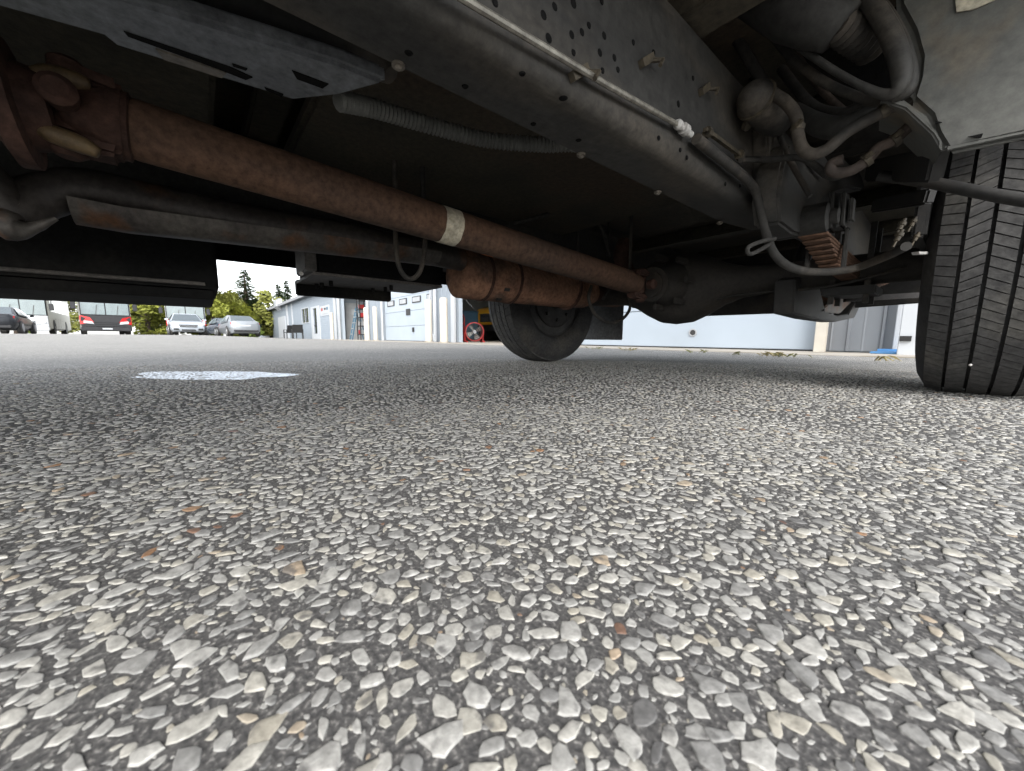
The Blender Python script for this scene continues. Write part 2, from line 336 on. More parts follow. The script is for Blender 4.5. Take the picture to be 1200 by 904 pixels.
# screen size, for choosing the 300 that show largest
depth = np.maximum((np.stack([PX, PY, np.full(ns, -HC)], 1)@np.array(fw)), .02)
ix = 600+F*(np.stack([PX, PY, np.full(ns, -HC)], 1)@np.array(rt))/depth; iy = 452-F*(np.stack([PX, PY, np.full(ns, -HC)], 1)@np.array(up))/depth
vis = (ix > 0) & (ix < 1200) & (iy > 380) & (iy < 900)
size = np.where(vis, PR**2*HC/depth**3, 0); big = np.argsort(-size)[:300]; isbig = np.zeros(ns, bool); isbig[big] = True
sm = []
for v, f in near_shapes:
    me = bpy.data.meshes.new('stone'); me.from_pydata(v.tolist(), [], f.tolist()); me.polygons.foreach_set('use_smooth', [True]*len(f)); me.set_sharp_from_angle(angle=R(75)); me.materials.append(M['stone1']); sm.append(me)
for q, i in enumerate(big):
    o = bpy.data.objects.new('stone', sm[q % len(sm)]); COL.objects.link(o); o.parent = yard
    o.location = (PX[i], PY[i], 0); o.rotation_euler = (0, 0, RZ[i]); o.scale = (PR[i], PR[i], HT[i])
def bulk(sel, shapes, name):
    V, Fc, A = [], [], []; base = 0; idx = np.nonzero(sel)[0]; sh = rs.randint(0, len(shapes), len(idx))
    for k, (v, f) in enumerate(shapes):
        I = idx[sh == k]; c, s = np.cos(RZ[I]), np.sin(RZ[I]); m = len(I)
        x = (v[None, :, 0]*c[:, None]-v[None, :, 1]*s[:, None])*PR[I][:, None]+PX[I][:, None]
        y = (v[None, :, 0]*s[:, None]+v[None, :, 1]*c[:, None])*PR[I][:, None]+PY[I][:, None]
        z = v[None, :, 2]*HT[I][:, None]
        V.append(np.stack([x, y, z], 2).reshape(-1, 3)); A.append(np.repeat(TI[I], len(v)))
        Fc.append((f[None]+(np.arange(m)*len(v))[:, None, None]+base).reshape(-1, 3)); base += m*len(v)
    V, Fc, A = map(np.concatenate, (V, Fc, A))
    me = bpy.data.meshes.new(name); me.vertices.add(len(V)); me.vertices.foreach_set('co', V.ravel().astype('f'))
    me.loops.add(Fc.size); me.loops.foreach_set('vertex_index', Fc.ravel().astype('i')); me.polygons.add(len(Fc)); me.polygons.foreach_set('loop_start', (np.arange(len(Fc))*3).astype('i'))
    me.update(calc_edges=True); at_ = me.attributes.new('tint', 'FLOAT', 'POINT'); at_.data.foreach_set('value', A.astype('f'))
    me.polygons.foreach_set('use_smooth', np.ones(len(Fc), bool)); me.set_sharp_from_angle(angle=R(50))
    me.materials.append(M['stone']); o = bpy.data.objects.new(name, me); COL.objects.link(o); o.parent = yard; o['kind'] = 'stuff'; return o
bulk((~isbig) & (ln < .75), near_shapes, 'stone_chips'); bulk((~isbig) & (ln >= .75), far_shapes, 'small_stone_chips')

# --- puddle: thin water between the chips
wm = bpy.data.materials.new('shallow_water'); wm.use_nodes = True; n = wm.node_tree; n.nodes.clear()
out = n.nodes.new('ShaderNodeOutputMaterial'); tr = n.nodes.new('ShaderNodeBsdfTransparent'); gl = n.nodes.new('ShaderNodeBsdfGlossy'); fr = n.nodes.new('ShaderNodeFresnel'); ms = n.nodes.new('ShaderNodeMixShader')
tr.inputs[0].default_value = (.75, .76, .78, 1); gl.inputs['Roughness'].default_value = .34; gl.inputs[0].default_value = (.56, .59, .63, 1); fr.inputs['IOR'].default_value = 1.33
n.links.new(fr.outputs[0], ms.inputs[0]); n.links.new(tr.outputs[0], ms.inputs[1]); n.links.new(gl.outputs[0], ms.inputs[2]); n.links.new(ms.outputs[0], out.inputs[0])
ctr = at(258, 439.5, z=0); p = MB(); a1 = at(150, 440, z=0)-ctr; a2 = at(338, 439.5, z=0)-ctr; b1 = (at(258, 434.5, z=0)-ctr)*.85
pts = []
for k in range(72):
    a = 2*math.pi*k/72; c, s = math.cos(a), math.sin(a)
    v = (a2*c if c > 0 else a1*-c)+b1*s; v *= 1+.10*math.sin(3*a+1)+.08*math.sin(5*a+2)+.04*math.sin(9*a)
    pts.append((ctr.x+v.x, ctr.y+v.y, .00045+.00022*c))
p.add(pts, [tuple(range(72))]); pud = p.build('puddle', wm, smooth=0); tag(pud, 'small bright puddle between the stone chips under the vehicle', 'puddle', kind='structure')

# ------------------------------------------------------------------ the vehicle overhead
VO = (-.80, 1.65, 0)
veh = thing('parked_vehicle', 'large parked vehicle seen from underneath, with rusty driveshaft and dusty black frame', 'vehicle', VO)
def vp(m, name, mt, parent=None, **k): return m.build(name, mt, parent or veh, off=VO, **k)
AX, RT, TW = 1.65, .372, .235                      # rear axle, tyre radius, tyre width
XN, XF = -.075+TW/2, -1.56-TW/2                     # centre of the near and the far rear tyre

# body shell: floor, side skirts, walls, roof
vp(MB().box(-1.88, .20, -1.3, 3.0, .70, .74), 'floor', M['floor'])
for D in (-.95, -.42, .12, .62, 1.12, 1.95, 2.5):
    vp(MB().box(-1.86, .18, D, D+.07, .645, .699), 'floor_crossmember', M['floor'], bevel=.006)
vp(MB().box(-1.75, .08, -3.6, -1.31, .95, 2.1), 'cab', mat('white_cab', (.72, .72, .72), (.66, .66, .66), 4, .35), bevel=.12, seg=4)  # unseen cab, set high so more light reaches the ground below
wallp = mat('white_body_panel', (.72, .72, .72), (.66, .66, .66), 4, .35)
vp(MB().box(.20, .23, -1.3, 3.0, .68, 2.7), 'side_panel', wallp, bevel=.008)  # near side ends at floor height, no skirt, so more light gets under
vp(MB().box(-1.91, -1.88, -1.3, 3.0, .44, 2.7), 'side_panel', wallp, bevel=.008)
vp(MB().box(-1.88, .20, 2.97, 3.0, .745, 2.7), 'rear_panel', wallp)
vp(MB().box(-1.88, .20, -1.3, -1.27, .745, 2.7), 'front_bulkhead', wallp)
vp(MB().box(-1.9, .22, -1.29, 2.99, 2.70, 2.76), 'roof', wallp, bevel=.02)
vp(MB().box(-1.80, .30, 2.78, 2.9, .40, .56), 'rear_bumper', M['black'], bevel=.01)
vp(MB().tube([(-1.7, 2.45, .47), (.1, 2.45, .47)], .03, 12), 'hitch_tube', M['black'])

# frame rails: channel sections, web outside
def rail(sx, name):
    m = MB(); w = sx; i = -1 if sx > -.8 else 1
    
    # bottom flange, web, top flange as one channel profile; the rail deepens gently then lifts over the axle
    prof = [(0, .022), (i*.002, .012), (i*.007, .005), (i*.014, .001), (i*.024, 0), (i*.085, 0), (i*.085, .006), (i*.007, .020), (i*.007, .196), (i*.085, .199), (i*.085, .205), (0, .205)]
    st = [(-2.3, .425), (-.6, .425), (.5, .428), (1.02, .432), (1.22, .45), (1.42, .49), (1.75, .50), (2.7, .47)]
    n = len(prof)
    for y, z in st:
        for a, b in prof: m.v.append((w+a, y, z+b))
    for k in range(len(st)-1):
        for q in range(n): m.f.append((k*n+q, k*n+(q+1) % n, (k+1)*n+(q+1) % n, (k+1)*n+q))
    m.f.append(tuple(range(n))[::-1]); m.f.append(tuple((len(st)-1)*n+q for q in range(n)))
    return vp(m, name, M['frame'], smooth=50)
RN = -.325
near = rail(RN, 'frame_rail'); rail(-1.275, 'frame_rail')
# thin black discs on web and lower flange; hole shade put into colour
h = MB()
for px, py in [(580,3),(705,2),(637,18),(690,30),(708,42),(682,38),(672,62),(670,41),(706,83),(720,68),(742,50),(760,70),(766,62),(643,45),(724,82),(812,92),(826,104),(795,122),(703,62),(650,8),(672,4)]:
    q = at(px, py, x=RN)
    if .44 < q.z < .62: h.lathe([(0, .0038+.002*rnd.random()), (.0012, .003)], (RN-.0002, q.y, q.z), (1, 0, 0), 12)
for px, py in [(612,87),(617,74),(655,96),(660,116),(493,8),(479,63),(545,102),(625,146),(678,165),(772,162),(797,176),(805,185),(850,216),(852,224),(867,218)]:
    q = at(px, py, z=.4265)
    if RN-.084 < q.x < RN-.004: h.lathe([(0, .0038+.002*rnd.random()), (.0012, .003)], (q.x, q.y, .427), (0, 0, -1), 12)
    else:
        q = at(px, py, x=RN)
        if .44 < q.z < .62: h.lathe([(0, .0038), (.0012, .003)], (RN-.0002, q.y, q.z), (1, 0, 0), 12)
vp(h, 'hole_discs', M['hole'], near)['kind'] = 'stuff'
for px, py in [(467, 84), (681, 183), (771, 223), (844, 254)]:
    q = at(px, py, x=RN-.083); m = MB(); m.lathe([(0, .004), (.007, .0042), (.008, .003)], (q.x, q.y, .430), (0, 0, -1), 6)
    m.lathe([(-.001, .007), (.002, .007)], (q.x, q.y, .427), (0, 0, -1), 10); vp(m, 'bolt', M['bolt'], near)
for px, py in [(678, 96), (757, 80), (825, 112)]:
    q = at(px, py, x=RN+.004); m = MB(); m.bar((q.x, q.y-.012, q.z), (q.x, q.y+.014, q.z+.02), .008, .010); m.tube([(q.x, q.y+.012, q.z+.015), (q.x+.014, q.y+.02, q.z+.012), (q.x+.016, q.y+.01, q.z)], .003, 6); vp(m, 'cable_clip', M['grease'], near)
# brake cable along the rail: bare wire, adjuster, then sheathed to the wheel
P = lambda px, py, x: at(px, py, x=x)
w0 = P(430, -72, RN+.012); w1 = P(545, 0, RN+.012); w2 = P(797, 148, RN+.012)
vp(MB().tube([w0, w1, w1.lerp(w2, .5)+Vector((0, 0, -.002)), w2], .0036, 8), 'brake_cable', M['cable'])
a1_, a2_ = P(797, 148, RN+.012), P(812, 160, RN+.014); ax = (a2_-a1_)
m = MB().lathe([(0, .0045), (.004, .007), (.010, .007), (.012, .0045), (.018, .0045), (.019, .0085), (.030, .0085), (.032, .005), (.045, .005)], a1_-ax*.3, ax, 14)
vp(m, 'cable_adjuster', M['white'])
m = MB().bar(P(826, 152, RN+.016), P(866, 181, RN+.016), .006, .006); m.lathe([(0, .009), (.006, .009)], P(866, 181, RN+.016), ax, 8); m.lathe([(0, .008), (.01, .008)], P(828, 154, RN+.016), ax, 8)
vp(m, 'adjuster_rod', M['grease'])
sh = [P(816, 163, RN+.016), P(850, 190, RN+.018), P(878, 214, RN+.02), P(888, 232, RN+.022), P(896, 268, -.29), P(907, 297, -.27), P(928, 314, -.25), P(960, 319, -.22), P(1000, 315, -.18), P(1040, 300, -.12), P(1062, 289, -.085)]
vp(MB().tube(sh, .0085, 10, smooth=6), 'cable_sheath', M['rubber'])
m = MB().tube([P(905, 285, -.275), P(880, 298, -.285), P(877, 290, -.285), P(893, 283, -.28), P(908, 280, -.27)], .0042, 8, smooth=4); vp(m, 'cable_guide', M['rubber'])
vp(MB().tube([P(868, 188, RN+.02), P(900, 188, RN+.03), P(935, 186, -.27), P(958, 194, -.25), P(975, 205, -.24)], .0045, 8, smooth=4), 'fuel_line', M['rubber'])

# front spring hanger: a casting that arches over the spring eye
e0 = P(958, 257, -.24); eye = Vector((-.24, e0.y, e0.z))
xh = -.315
out_ = [(883, 268), (880, 240), (884, 205), (892, 178), (925, 182), (960, 190), (985, 208), (991, 222), (989, 228), (965, 226), (942, 234), (931, 246), (927, 262), (927, 274), (916, 282), (900, 279)]
pl = [P(px, py, xh) for px, py in out_]
vp(MB().prism(pl, (.05, 0, 0)), 'spring_hanger', M['frame'], bevel=.006)
vp(MB().prism([P(px, py, xh-.01) for px, py in [(880, 150), (897, 150), (900, 200), (898, 262), (884, 262)]], (.03, 0, 0)), 'hanger_rib', M['frame'], bevel=.004)
vp(MB().lathe([(0, .026), (.004, .034), (.10, .034), (.104, .026), (.104, .018), (.118, .018), (.12, .012)], (xh-.005, eye.y, eye.z), (1, 0, 0), 28), 'spring_eye_bushing', M['frame'])
for k, (dx, rr) in enumerate(((.104, .036), (.122, .032), (.134, .022))):
    m = MB().obox((xh-.005+dx, eye.y+.012+.008*k, eye.z+.012), (.004, 0, 0), (0, rr*.75, 0), (0, -.006, rr*1.15)); vp(m, 'shackle_plate', M['frame'], bevel=.005)
# leaf springs
def spring(x, y0, z0, first):
    for k in range(7):
        ys = y0-.005+.030*k; ye = 2.25-.05*k; pts = []
        for q in range(9):
            t = q/8; y = ys+(ye-ys)*t; tt = (y-y0)/(2.25-y0)
            pts.append((y, z0-.034-.0068*k-.02*math.sin(math.pi*min(max(tt, 0), 1))*.5))
        m = MB(); n = 4; hw = .028-.001*k
        for y, z in pts: m.v += [(x-hw, y, z-.0029), (x+hw, y, z-.0029), (x+hw, y, z+.0029), (x-hw, y, z+.0029)]
        for i in range(8):
            for j in range(4): m.f.append((i*4+j, i*4+(j+1) % 4, i*4+4+(j+1) % 4, i*4+4+j))
        m.f += [(0, 3, 2, 1), (32, 33, 34, 35)]
        o = vp(m, 'spring_leaf', M['spring'], first, bevel=.002, seg=1)
        if first is None: first = o
    return first
sp = spring(-.245, eye.y, eye.z, None); spring(-1.36, eye.y, eye.z, None)
q = Vector((-.245, eye.y+.13, eye.z-.055)); m = MB()
for s in (-1, 1): m.box(q.x+s*.037-.004, q.x+s*.037+.004, q.y, q.y+.022, q.z-.045, q.z+.05)
m.box(q.x-.041, q.x+.041, q.y, q.y+.022, q.z+.05, q.z+.056); vp(m, 'spring_clip', M['frame'], sp, bevel=.002)

# rear axle: banjo housing, tubes, cover
DC = Vector((-.815, AX-.02, .372))
m = MB()
rings = []
for t in np.linspace(0, 1, 25):
    x = XF+.10+(XN-.10-(XF+.10))*t; d = abs(x-DC.x)
    b = math.exp(-(d/.175)**2.6); rr = .047+.010*math.exp(-(d/.5)**2)+.098*b
    rings.append((x, rr, b))
n = 28
for x, rr, b in rings:
    for k in range(n):
        a = 2*math.pi*k/n; m.v.append((x, DC.y+rr*math.cos(a)*(1-.05*b), DC.z-.004+rr*math.sin(a)*(1.03 if math.sin(a) < 0 else .92)))
for i in range(len(rings)-1):
    for k in range(n): m.f.append((i*n+k, i*n+(k+1) % n, (i+1)*n+(k+1) % n, (i+1)*n+k))
axle = vp(m, 'rear_axle', M['diff'], smooth=80)
# pinion nose towards the driveshaft
S1 = at(745, 333, x=-.80)
m = MB().lathe([(0, .11), (.05, .098), (.11, .078), (.19, .06), (.20, .066), (.215, .066), (.216, .05), (.23, .05)], (-.80, DC.y-.04, DC.z), (0, -(DC.y-.04-S1.y), (S1.z-DC.z)), 24)
vp(m, 'pinion_housing', M['diff'], axle)
for k in range(7):
    a = 2*math.pi*k/7; v = MB().box(-.80+.10*math.cos(a)-.007, -.80+.10*math.cos(a)+.007, DC.y-.19, DC.y-.10, DC.z+.10*math.sin(a)-.012, DC.z+.10*math.sin(a)+.012); vp(v, 'housing_web', M['diff'], axle, bevel=.004)
vp(MB().tube([(-.72, DC.y-.05, DC.z-.09), (-.55, DC.y-.055, DC.z-.060), (-.30, DC.y-.06, DC.z-.058), (-.12, DC.y-.06, DC.z-.02)], .005, 8, smooth=4), 'brake_line', M['rubber'], axle)
m = MB()
for s in (-1, 1):
    m2 = MB().box(-.245+s*.042-.007, -.245+s*.042+.007, AX-.06, AX-.045, .26, .50); m2.box(-.245+s*.042-.007, -.245+s*.042+.007, AX+.045, AX+.06, .26, .50); vp(m2, 'u_bolt', M['frame'])
vp(MB().box(-.31, -.18, AX-.075, AX+.075, .285, .312), 'spring_seat', M['black'], bevel=.004)
# shock absorber bracket with the pale bowed plate
vp(MB().prism([P(940, 366, -.42), P(960, 352, -.42), P(962, 341, -.42), P(981, 340, -.42), P(981, 356, -.42), P(968, 368, -.42)], (.05, .012, 0)), 'bracket_plate', M['shield'], bevel=.004)
vp(MB().prism([P(905, 368, -.43), P(908, 330, -.43), P(922, 322, -.43), P(936, 330, -.43), P(946, 366, -.43), P(962, 371, -.43), P(976, 369, -.43), P(990, 345, -.43), P(996, 349, -.43), P(984, 373, -.43), P(960, 378, -.43), P(930, 374, -.43)], (.06, 0, 0)), 'shock_mount', M['black'], bevel=.004)
vp(MB().tube([(-.43, AX+.06, .30), (-.40, AX+.25, .68)], .026, 14), 'shock_absorber', M['black'])
vp(MB().bar(P(990, 351, -.3), P(1078, 346, -.12), .012, .02), 'cross_rod', M['pipe'])

# wheels
def tyre(xc, side, parent, detail):
    """side: +1 when the inner sidewall looks towards -X"""
    m = MB(); hw = TW/2; N = 96
    prof = [(-hw*.80, .215), (-hw*.97, .245), (-hw*1.03, .29), (-hw*.98, .325), (-hw*.86, .352), (-hw*.80, .359), (hw*.80, .359), (hw*.86, .352), (hw*.98, .325), (hw*1.03, .29), (hw*.97, .245), (hw*.80, .215)]
    m.lathe([(a, r) for a, r in prof], (xc, AX, RT-.002), (1, 0, 0), N, closed=True)
    t = vp(m, 'tyre', M['tyreside'], parent, smooth=60)
    # tread: ribs cut by grooves and slanted sipes
    tr = MB(); ed = [-.098, -.062, -.024, .016, .055, .098]; gw = .0027; nb = 104 if detail else 60
    for q in range(5):
        x0, x1 = ed[q]+(gw if q else 0), ed[q+1]-(gw if q < 4 else 0)
        sk_ = [.018, -.045, .05, .05, -.03][q]; ph = rnd.random()
        for k in range(nb):
            vs = []
            for r_, ins in ((.354, 0), (RT, .0006)):
                for xx, aa in ((x0+ins, 0), (x1-ins, 0), (x1-ins, 1), (x0+ins, 1)):
                    sl = 2*math.pi*.0008/(2*math.pi*RT)*(1 if k % 2 else 2.2)
                    an = 2*math.pi*(k+aa+ph)/nb+(sl if aa == 0 else -sl)+sk_*(xx-(x0+x1)/2)/.035
                    crown = -.10*max(0, abs(xx)-.07)-.9*max(0, abs(xx)-.07)**2*10
                    rr = r_+(crown if r_ > .36 else 0)
                    vs.append((xc+xx, AX+rr*math.cos(an), RT-.002+rr*math.sin(an)))
            tr.add(vs, [(4, 5, 6, 7), (0, 1, 5, 4), (1, 2, 6, 5), (2, 3, 7, 6), (3, 0, 4, 7)])
    vp(tr, 'tread', M['tyre'], t, smooth=0)
    return t
def wheel(xc, side):
    root = MB().lathe([(-.085*side, .217), (-.088*side, .205), (-.02*side, .195), (.02*side, .19), (.025*side, .10), (.04*side, .06)], (xc, AX, RT), (1, 0, 0), 40)
    o = vp(root, 'wheel', M['rim']); tyre(xc, side, o, side > 0)
    vp(MB().lathe([(-.11*side, .06), (-.105*side, .15), (-.095*side, .162), (-.04*side, .162), (-.035*side, .15)], (xc, AX, RT), (1, 0, 0), 36), 'brake_drum', M['rim'], o)
    for k in range(8):
        a = 2*math.pi*k/8; m = MB().lathe([(0, .012), (.012, .012)], (xc-.112*side, AX+.12*math.cos(a), RT+.12*math.sin(a)), (-side, 0, 0), 6); vp(m, 'bolt', M['rim'], o)
    return o
wheel(XN, 1); wheel(XF, -1)
for (px, py, c) in ((1156, 268, 'white'), (1137, 428, 'white')):      # grit caught in a groove
    q = at(px, py, y=AX-.355); vp(MB().lathe([(-.003, .001), (-.001, .0028), (.002, .0025), (.003, .001)], q, (0.3, -1, .2), 7), 'caught_stone', M['white'])
# brass bleeders and fittings by the near brake
for px, py in ((1053, 270), (1067, 266), (1071, 283), (1050, 283)):
    q = P(px, py, -.09); m = MB().lathe([(-.010, .002), (0, .002), (.001, .004), (.008, .004), (.009, .0055), (.014, .0055), (.015, .003), (.020, .003)], q, (.3, .2, 1), 10); vp(m, 'brake_fitting', M['grease'])
vp(MB().box(-.10, -.075, AX-.36, AX-.16, .38, .56), 'brake_bracket', M['black'], bevel=.006)
vp(MB().prism([P(1068, 296, -.08), P(1080, 296, -.08), P(1081, 299, -.08), P(1069, 299, -.08)], (.01, 0, 0)), 'clip', M['white'])
# mud flaps
q = at(735, 396, x=-1.62)
vp(MB().box(-1.80, -1.42, AX+.46, AX+.472, .135, .62), 'mud_flap', M['flap'], bevel=.004)
vp(MB().box(-.04, .26, AX+.50, AX+.512, .10, .62), 'mud_flap', M['flap'], bevel=.004)

# driveshaft
S0 = at(146, 149, x=-.80); d = (S1-S0).normalized(); LN = (S1-S0).length
ds = vp(MB().lathe([(0, .037), (.012, .0405), (LN-.06, .0405), (LN-.05, .034), (LN, .034)], S0, d, 36), 'driveshaft', M['shaft'], smooth=50)
m = MB().lathe([(.0, .044), (.018, .045), (.020, .041)], S0-d*.012, d, 30); vp(m, 'weld_yoke_ring', M['yoke'], ds)
for t0, wdt, mt, a0, a1 in ((at(524, 263, x=-.80), .045, 'paper', 0, 2*math.pi), (at(574, 275, x=-.80), .03, 'otape', -2.6, -1.6)):
    s_ = (t0-S0).dot(d); m = MB(); n = 28; a = d.cross(Vector((0, 0, 1))).normalized(); b = a.cross(d); vs = []
    for t in (s_-wdt/2, s_+wdt/2):
        for k in range(n+1):
            an = a0+(a1-a0)*k/n; wob = .0008*math.sin(k*1.9)*(1 if t > s_ else -1)
            vs.append(S0+d*(t+wob)+(a*math.cos(an)+b*math.sin(an))*.0411)
    m.add(vs, [(k, k+1, n+2+k, n+1+k) for k in range(n)]); vp(m, 'paper_label' if mt == 'paper' else 'paint_mark', M[mt], ds)
vp(MB().lathe([(-.062, .016), (-.056, .028), (-.03, .036), (-.012, .044), (0, .046)], S0, d, 28), 'weld_yoke', M['yoke'], ds, smooth=60)
# universal joints
def ujoint(c, ax_, s):
    ax_ = Vector(ax_).normalized(); sd_ = ax_.cross(Vector((0, 0, 1))).normalized(); uv = sd_.cross(ax_)
    for k in (-1, 1):
        m = MB(); m.prism([c+uv*k*.030+ax_*.055+sd_*.026, c+uv*k*.052+ax_*.05+sd_*.026, c+uv*k*.055-ax_*.012+sd_*.020, c+uv*k*.036-ax_*.018+sd_*.020], sd_*-.046*s); vp(m, 'yoke_ear', M['yoke'], ds, bevel=.006)
        m = MB().lathe([(0, .017), (.022, .019), (.028, .012)], c+uv*k*.035, uv*k, 14); vp(m, 'bearing_cap', M['yoke'], ds)
        m = MB().lathe([(0, .017), (.022, .019), (.028, .012)], c+sd_*k*.032, sd_*k, 14); vp(m, 'bearing_cap', M['yoke'], ds)
    vp(MB().lathe([(-.03, .016), (.03, .016)], c, uv, 12), 'joint_cross', M['yoke'], ds)
ujoint(S1+d*.035, d*-1, 1)
U0 = at(80, 128, x=-.80); ujoint(U0, (S0-U0)*1.0, 1)
# front flange with pale worn ears, forward shaft
fl = at(22, 125, x=-.80); fa = (S0-fl).normalized()
vp(MB().lathe([(0, .05), (.008, .072), (.024, .072), (.026, .05), (.05, .045)], fl-fa*.02, fa, 30), 'flange', M['yoke'], ds)
for poly in ([(38, 86), (55, 87), (75, 91), (93, 96), (106, 100)], [(42, 150), (58, 156), (80, 164), (100, 172), (116, 180)]):
    vp(MB().tube([P(a, b, -.775) for a, b in poly], [.007, .011, .012, .011, .007], 14, smooth=4), 'flange_ear', M['tan'], ds, smooth=80)
vp(MB().tube([fl, fl-fa*.9], .043, 24), 'forward_shaft', M['shaft'], ds)
vp(MB().box(-1.27, -.33, -.72, -.62, .55, .62), 'centre_bearing_crossmember', M['black'], bevel=.01)
vp(MB().lathe([(0, .06), (.005, .085), (.05, .085), (.055, .06)], fl-fa*.30, fa, 28), 'centre_bearing', M['black'])

# exhaust
xe = -1.06
pp = [P(-90, 150, xe+.03), P(-30, 205, xe+.03), P(10, 250, xe+.02), P(45, 232, xe), P(100, 222, xe), P(180, 238, xe), P(300, 262, xe), P(420, 280, xe-.02), P(540, 305, xe-.06)]
vp(MB().tube(pp, .036, 18, smooth=6), 'exhaust_pipe', M['pipe'], smooth=80)
m = MB(); hs_ = [P(86, 240, xe), P(150, 252, xe), P(260, 266, xe), P(420, 287, xe-.03), P(510, 299, xe-.05)]
for i, c in enumerate(hs_):
    for rr in (.047, .0445):
        for k in range(11):
            a = math.pi*(.95+1.1*k/10)-.35; m.v.append((c.x+rr*math.cos(a)*1.0, c.y, c.z+.012+rr*math.sin(a)))
for i in range(len(hs_)-1):
    for k in range(10):
        o_ = i*22; m.f += [(o_+k, o_+k+1, o_+22+k+1, o_+22+k), (o_+11+k, o_+22+11+k, o_+22+11+k+1, o_+11+k+1)]
for o_ in (0, (len(hs_)-1)*22):
    for k in range(10): m.f.append((o_+k, o_+11+k, o_+12+k, o_+1+k))
for i in range(len(hs_)-1):
    for k in (0, 10): m.f.append((i*22+k, i*22+22+k, i*22+33+k, i*22+11+k))
vp(m, 'heat_shield', M['shield'], smooth=50)
m = MB(); c = P(15, 262, xe+.02)
m.tube([P(-12, 240, xe+.05), P(4, 256, xe+.05), P(16, 268, xe+.05), P(36, 268, xe+.05), P(66, 256, xe+.05)], [.004, .02, .022, .010, .004], 12, smooth=4); vp(m, 'pipe_clamp', M['shield'])
mu0, mu1 = at(535, 321, x=-1.17), at(693, 344, x=-1.15); da = (mu1-mu0).normalized(); ML = (mu1-mu0).length
prof = [(-.012, .052), (-.004, .072), (.004, .082), (.008, .084), (.10, .084), (.102, .087), (.108, .087), (.11, .084), (.23, .084), (.232, .087), (.238, .087), (.24, .083), (.56, .080), (.562, .084), (.57, .084), (.575, .078), (ML-.06, .072), (ML, .05)]
mf = vp(MB().lathe(prof, mu0, da, 40), 'muffler', M['muffler'], smooth=50)
for s_ in (.105, .235, .566): vp(MB().lathe([(0, .0855), (.002, .089), (.010, .089), (.012, .0855)], mu0+da*(s_-.006), da, 36, ), 'muffler_band', M['yoke'], mf)
for s_, a_ in ((.17, 3.7), (.16, 4.3)):
    m = MB(); c = mu0+da*s_; v = Vector((math.cos(a_)*-1, 0, math.sin(a_))); m.obox(c+v*.083, da*.012, v.cross(da)*.006, v*.004); vp(m, 'muffler_tab', M['black'], mf)
vp(MB().tube([mu1-da*.05, mu1+da*.05, mu1+da*.14+Vector((-.04, 0, .08)), mu1+da*.3+Vector((-.08, 0, .16)), mu1+da*.6+Vector((-.1, 0, .12)), mu1+da*1.1+Vector((-.1, 0, .08))], .032, 16, smooth=6), 'tailpipe', M['yoke'], smooth=80)
vp(MB().tube([P(733, 285, -1.0), P(728, 300, -1.0), P(735, 320, -1.0)], .035, 14, smooth=5), 'exhaust_hanger_bend', M['yoke'])
for px, y0, y1, r_, x in ((738, 240, 330, .0065, -.9), (676, 258, 338, .006, -1.1), (712, 240, 300, .006, -1.1)):
    vp(MB().tube([P(px+2, y0, x), P(px, y1, x)], r_, 8), 'hanger_rod', M['black'])
for c4 in ([(693, 335), (690, 350), (697, 368), (712, 378), (728, 375), (738, 362), (736, 345)], [(706, 352), (712, 342), (722, 336), (730, 335)], [(640, 250), (690, 236), (745, 229), (805, 232)], [(600, 262), (660, 250), (700, 262), (715, 300)], [(655, 190), (720, 225), (780, 236), (840, 262)]):
    x = -1.02; vp(MB().tube([P(a, b, x) for a, b in c4], .007, 8, smooth=6), 'air_hose', M['rubber'])
# looped hose hanging by the muffler
vp(MB().tube([P(461, 130, -.98), P(463, 220, -1.0), P(464, 290, -1.0), P(470, 318, -1.0), P(482, 327, -1.0), P(493, 316, -1.0), P(498, 285, -.98), P(496, 225, -.98), P(494, 160, -.98)], .0065, 10, smooth=6), 'hanging_hose', M['rubber'])

# bracket plate and trays inboard of the near rail
zt = .452
T_ = lambda px, py, z=zt: at(px, py, z=z)
m = MB().prism([T_(-40, -2), T_(0, 10), T_(120, 43), T_(135, 55), T_(230, 84), T_(345, 119), T_(400, 113), T_(455, 98), T_(400, 76), T_(290, 42), T_(150, 0), T_(60, -30)], (0, 0, .02))
plate = vp(m, 'stiffener_plate', M['galv'], bevel=.005)
for poly in ([(145, 36), (270, 78), (296, 90), (288, 93), (255, 80), (150, 42)], [(342, 82), (385, 98), (378, 103), (348, 92)], [(310, 102), (332, 110), (330, 113), (312, 105)], [(272, 74), (290, 80), (288, 82), (273, 77)]):
    vp(MB().prism([T_(a, b) for a, b in poly], (0, 0, -.0012)), 'slot', M['hole'], plate)
vp(MB().prism([T_(182, 56), T_(265, 84), T_(260, 90), T_(192, 68)], (0, 0, -.002)), 'raised_strip', M['bolt'], plate)
vp(MB().tube([T_(60, -125, .53), T_(210, -30, .53), T_(330, 22, .53), T_(430, 62, .515), T_(458, 88, .49)], [.04, .04, .04, .032, .012], 16, smooth=5), 'longitudinal_channel', M['black'])
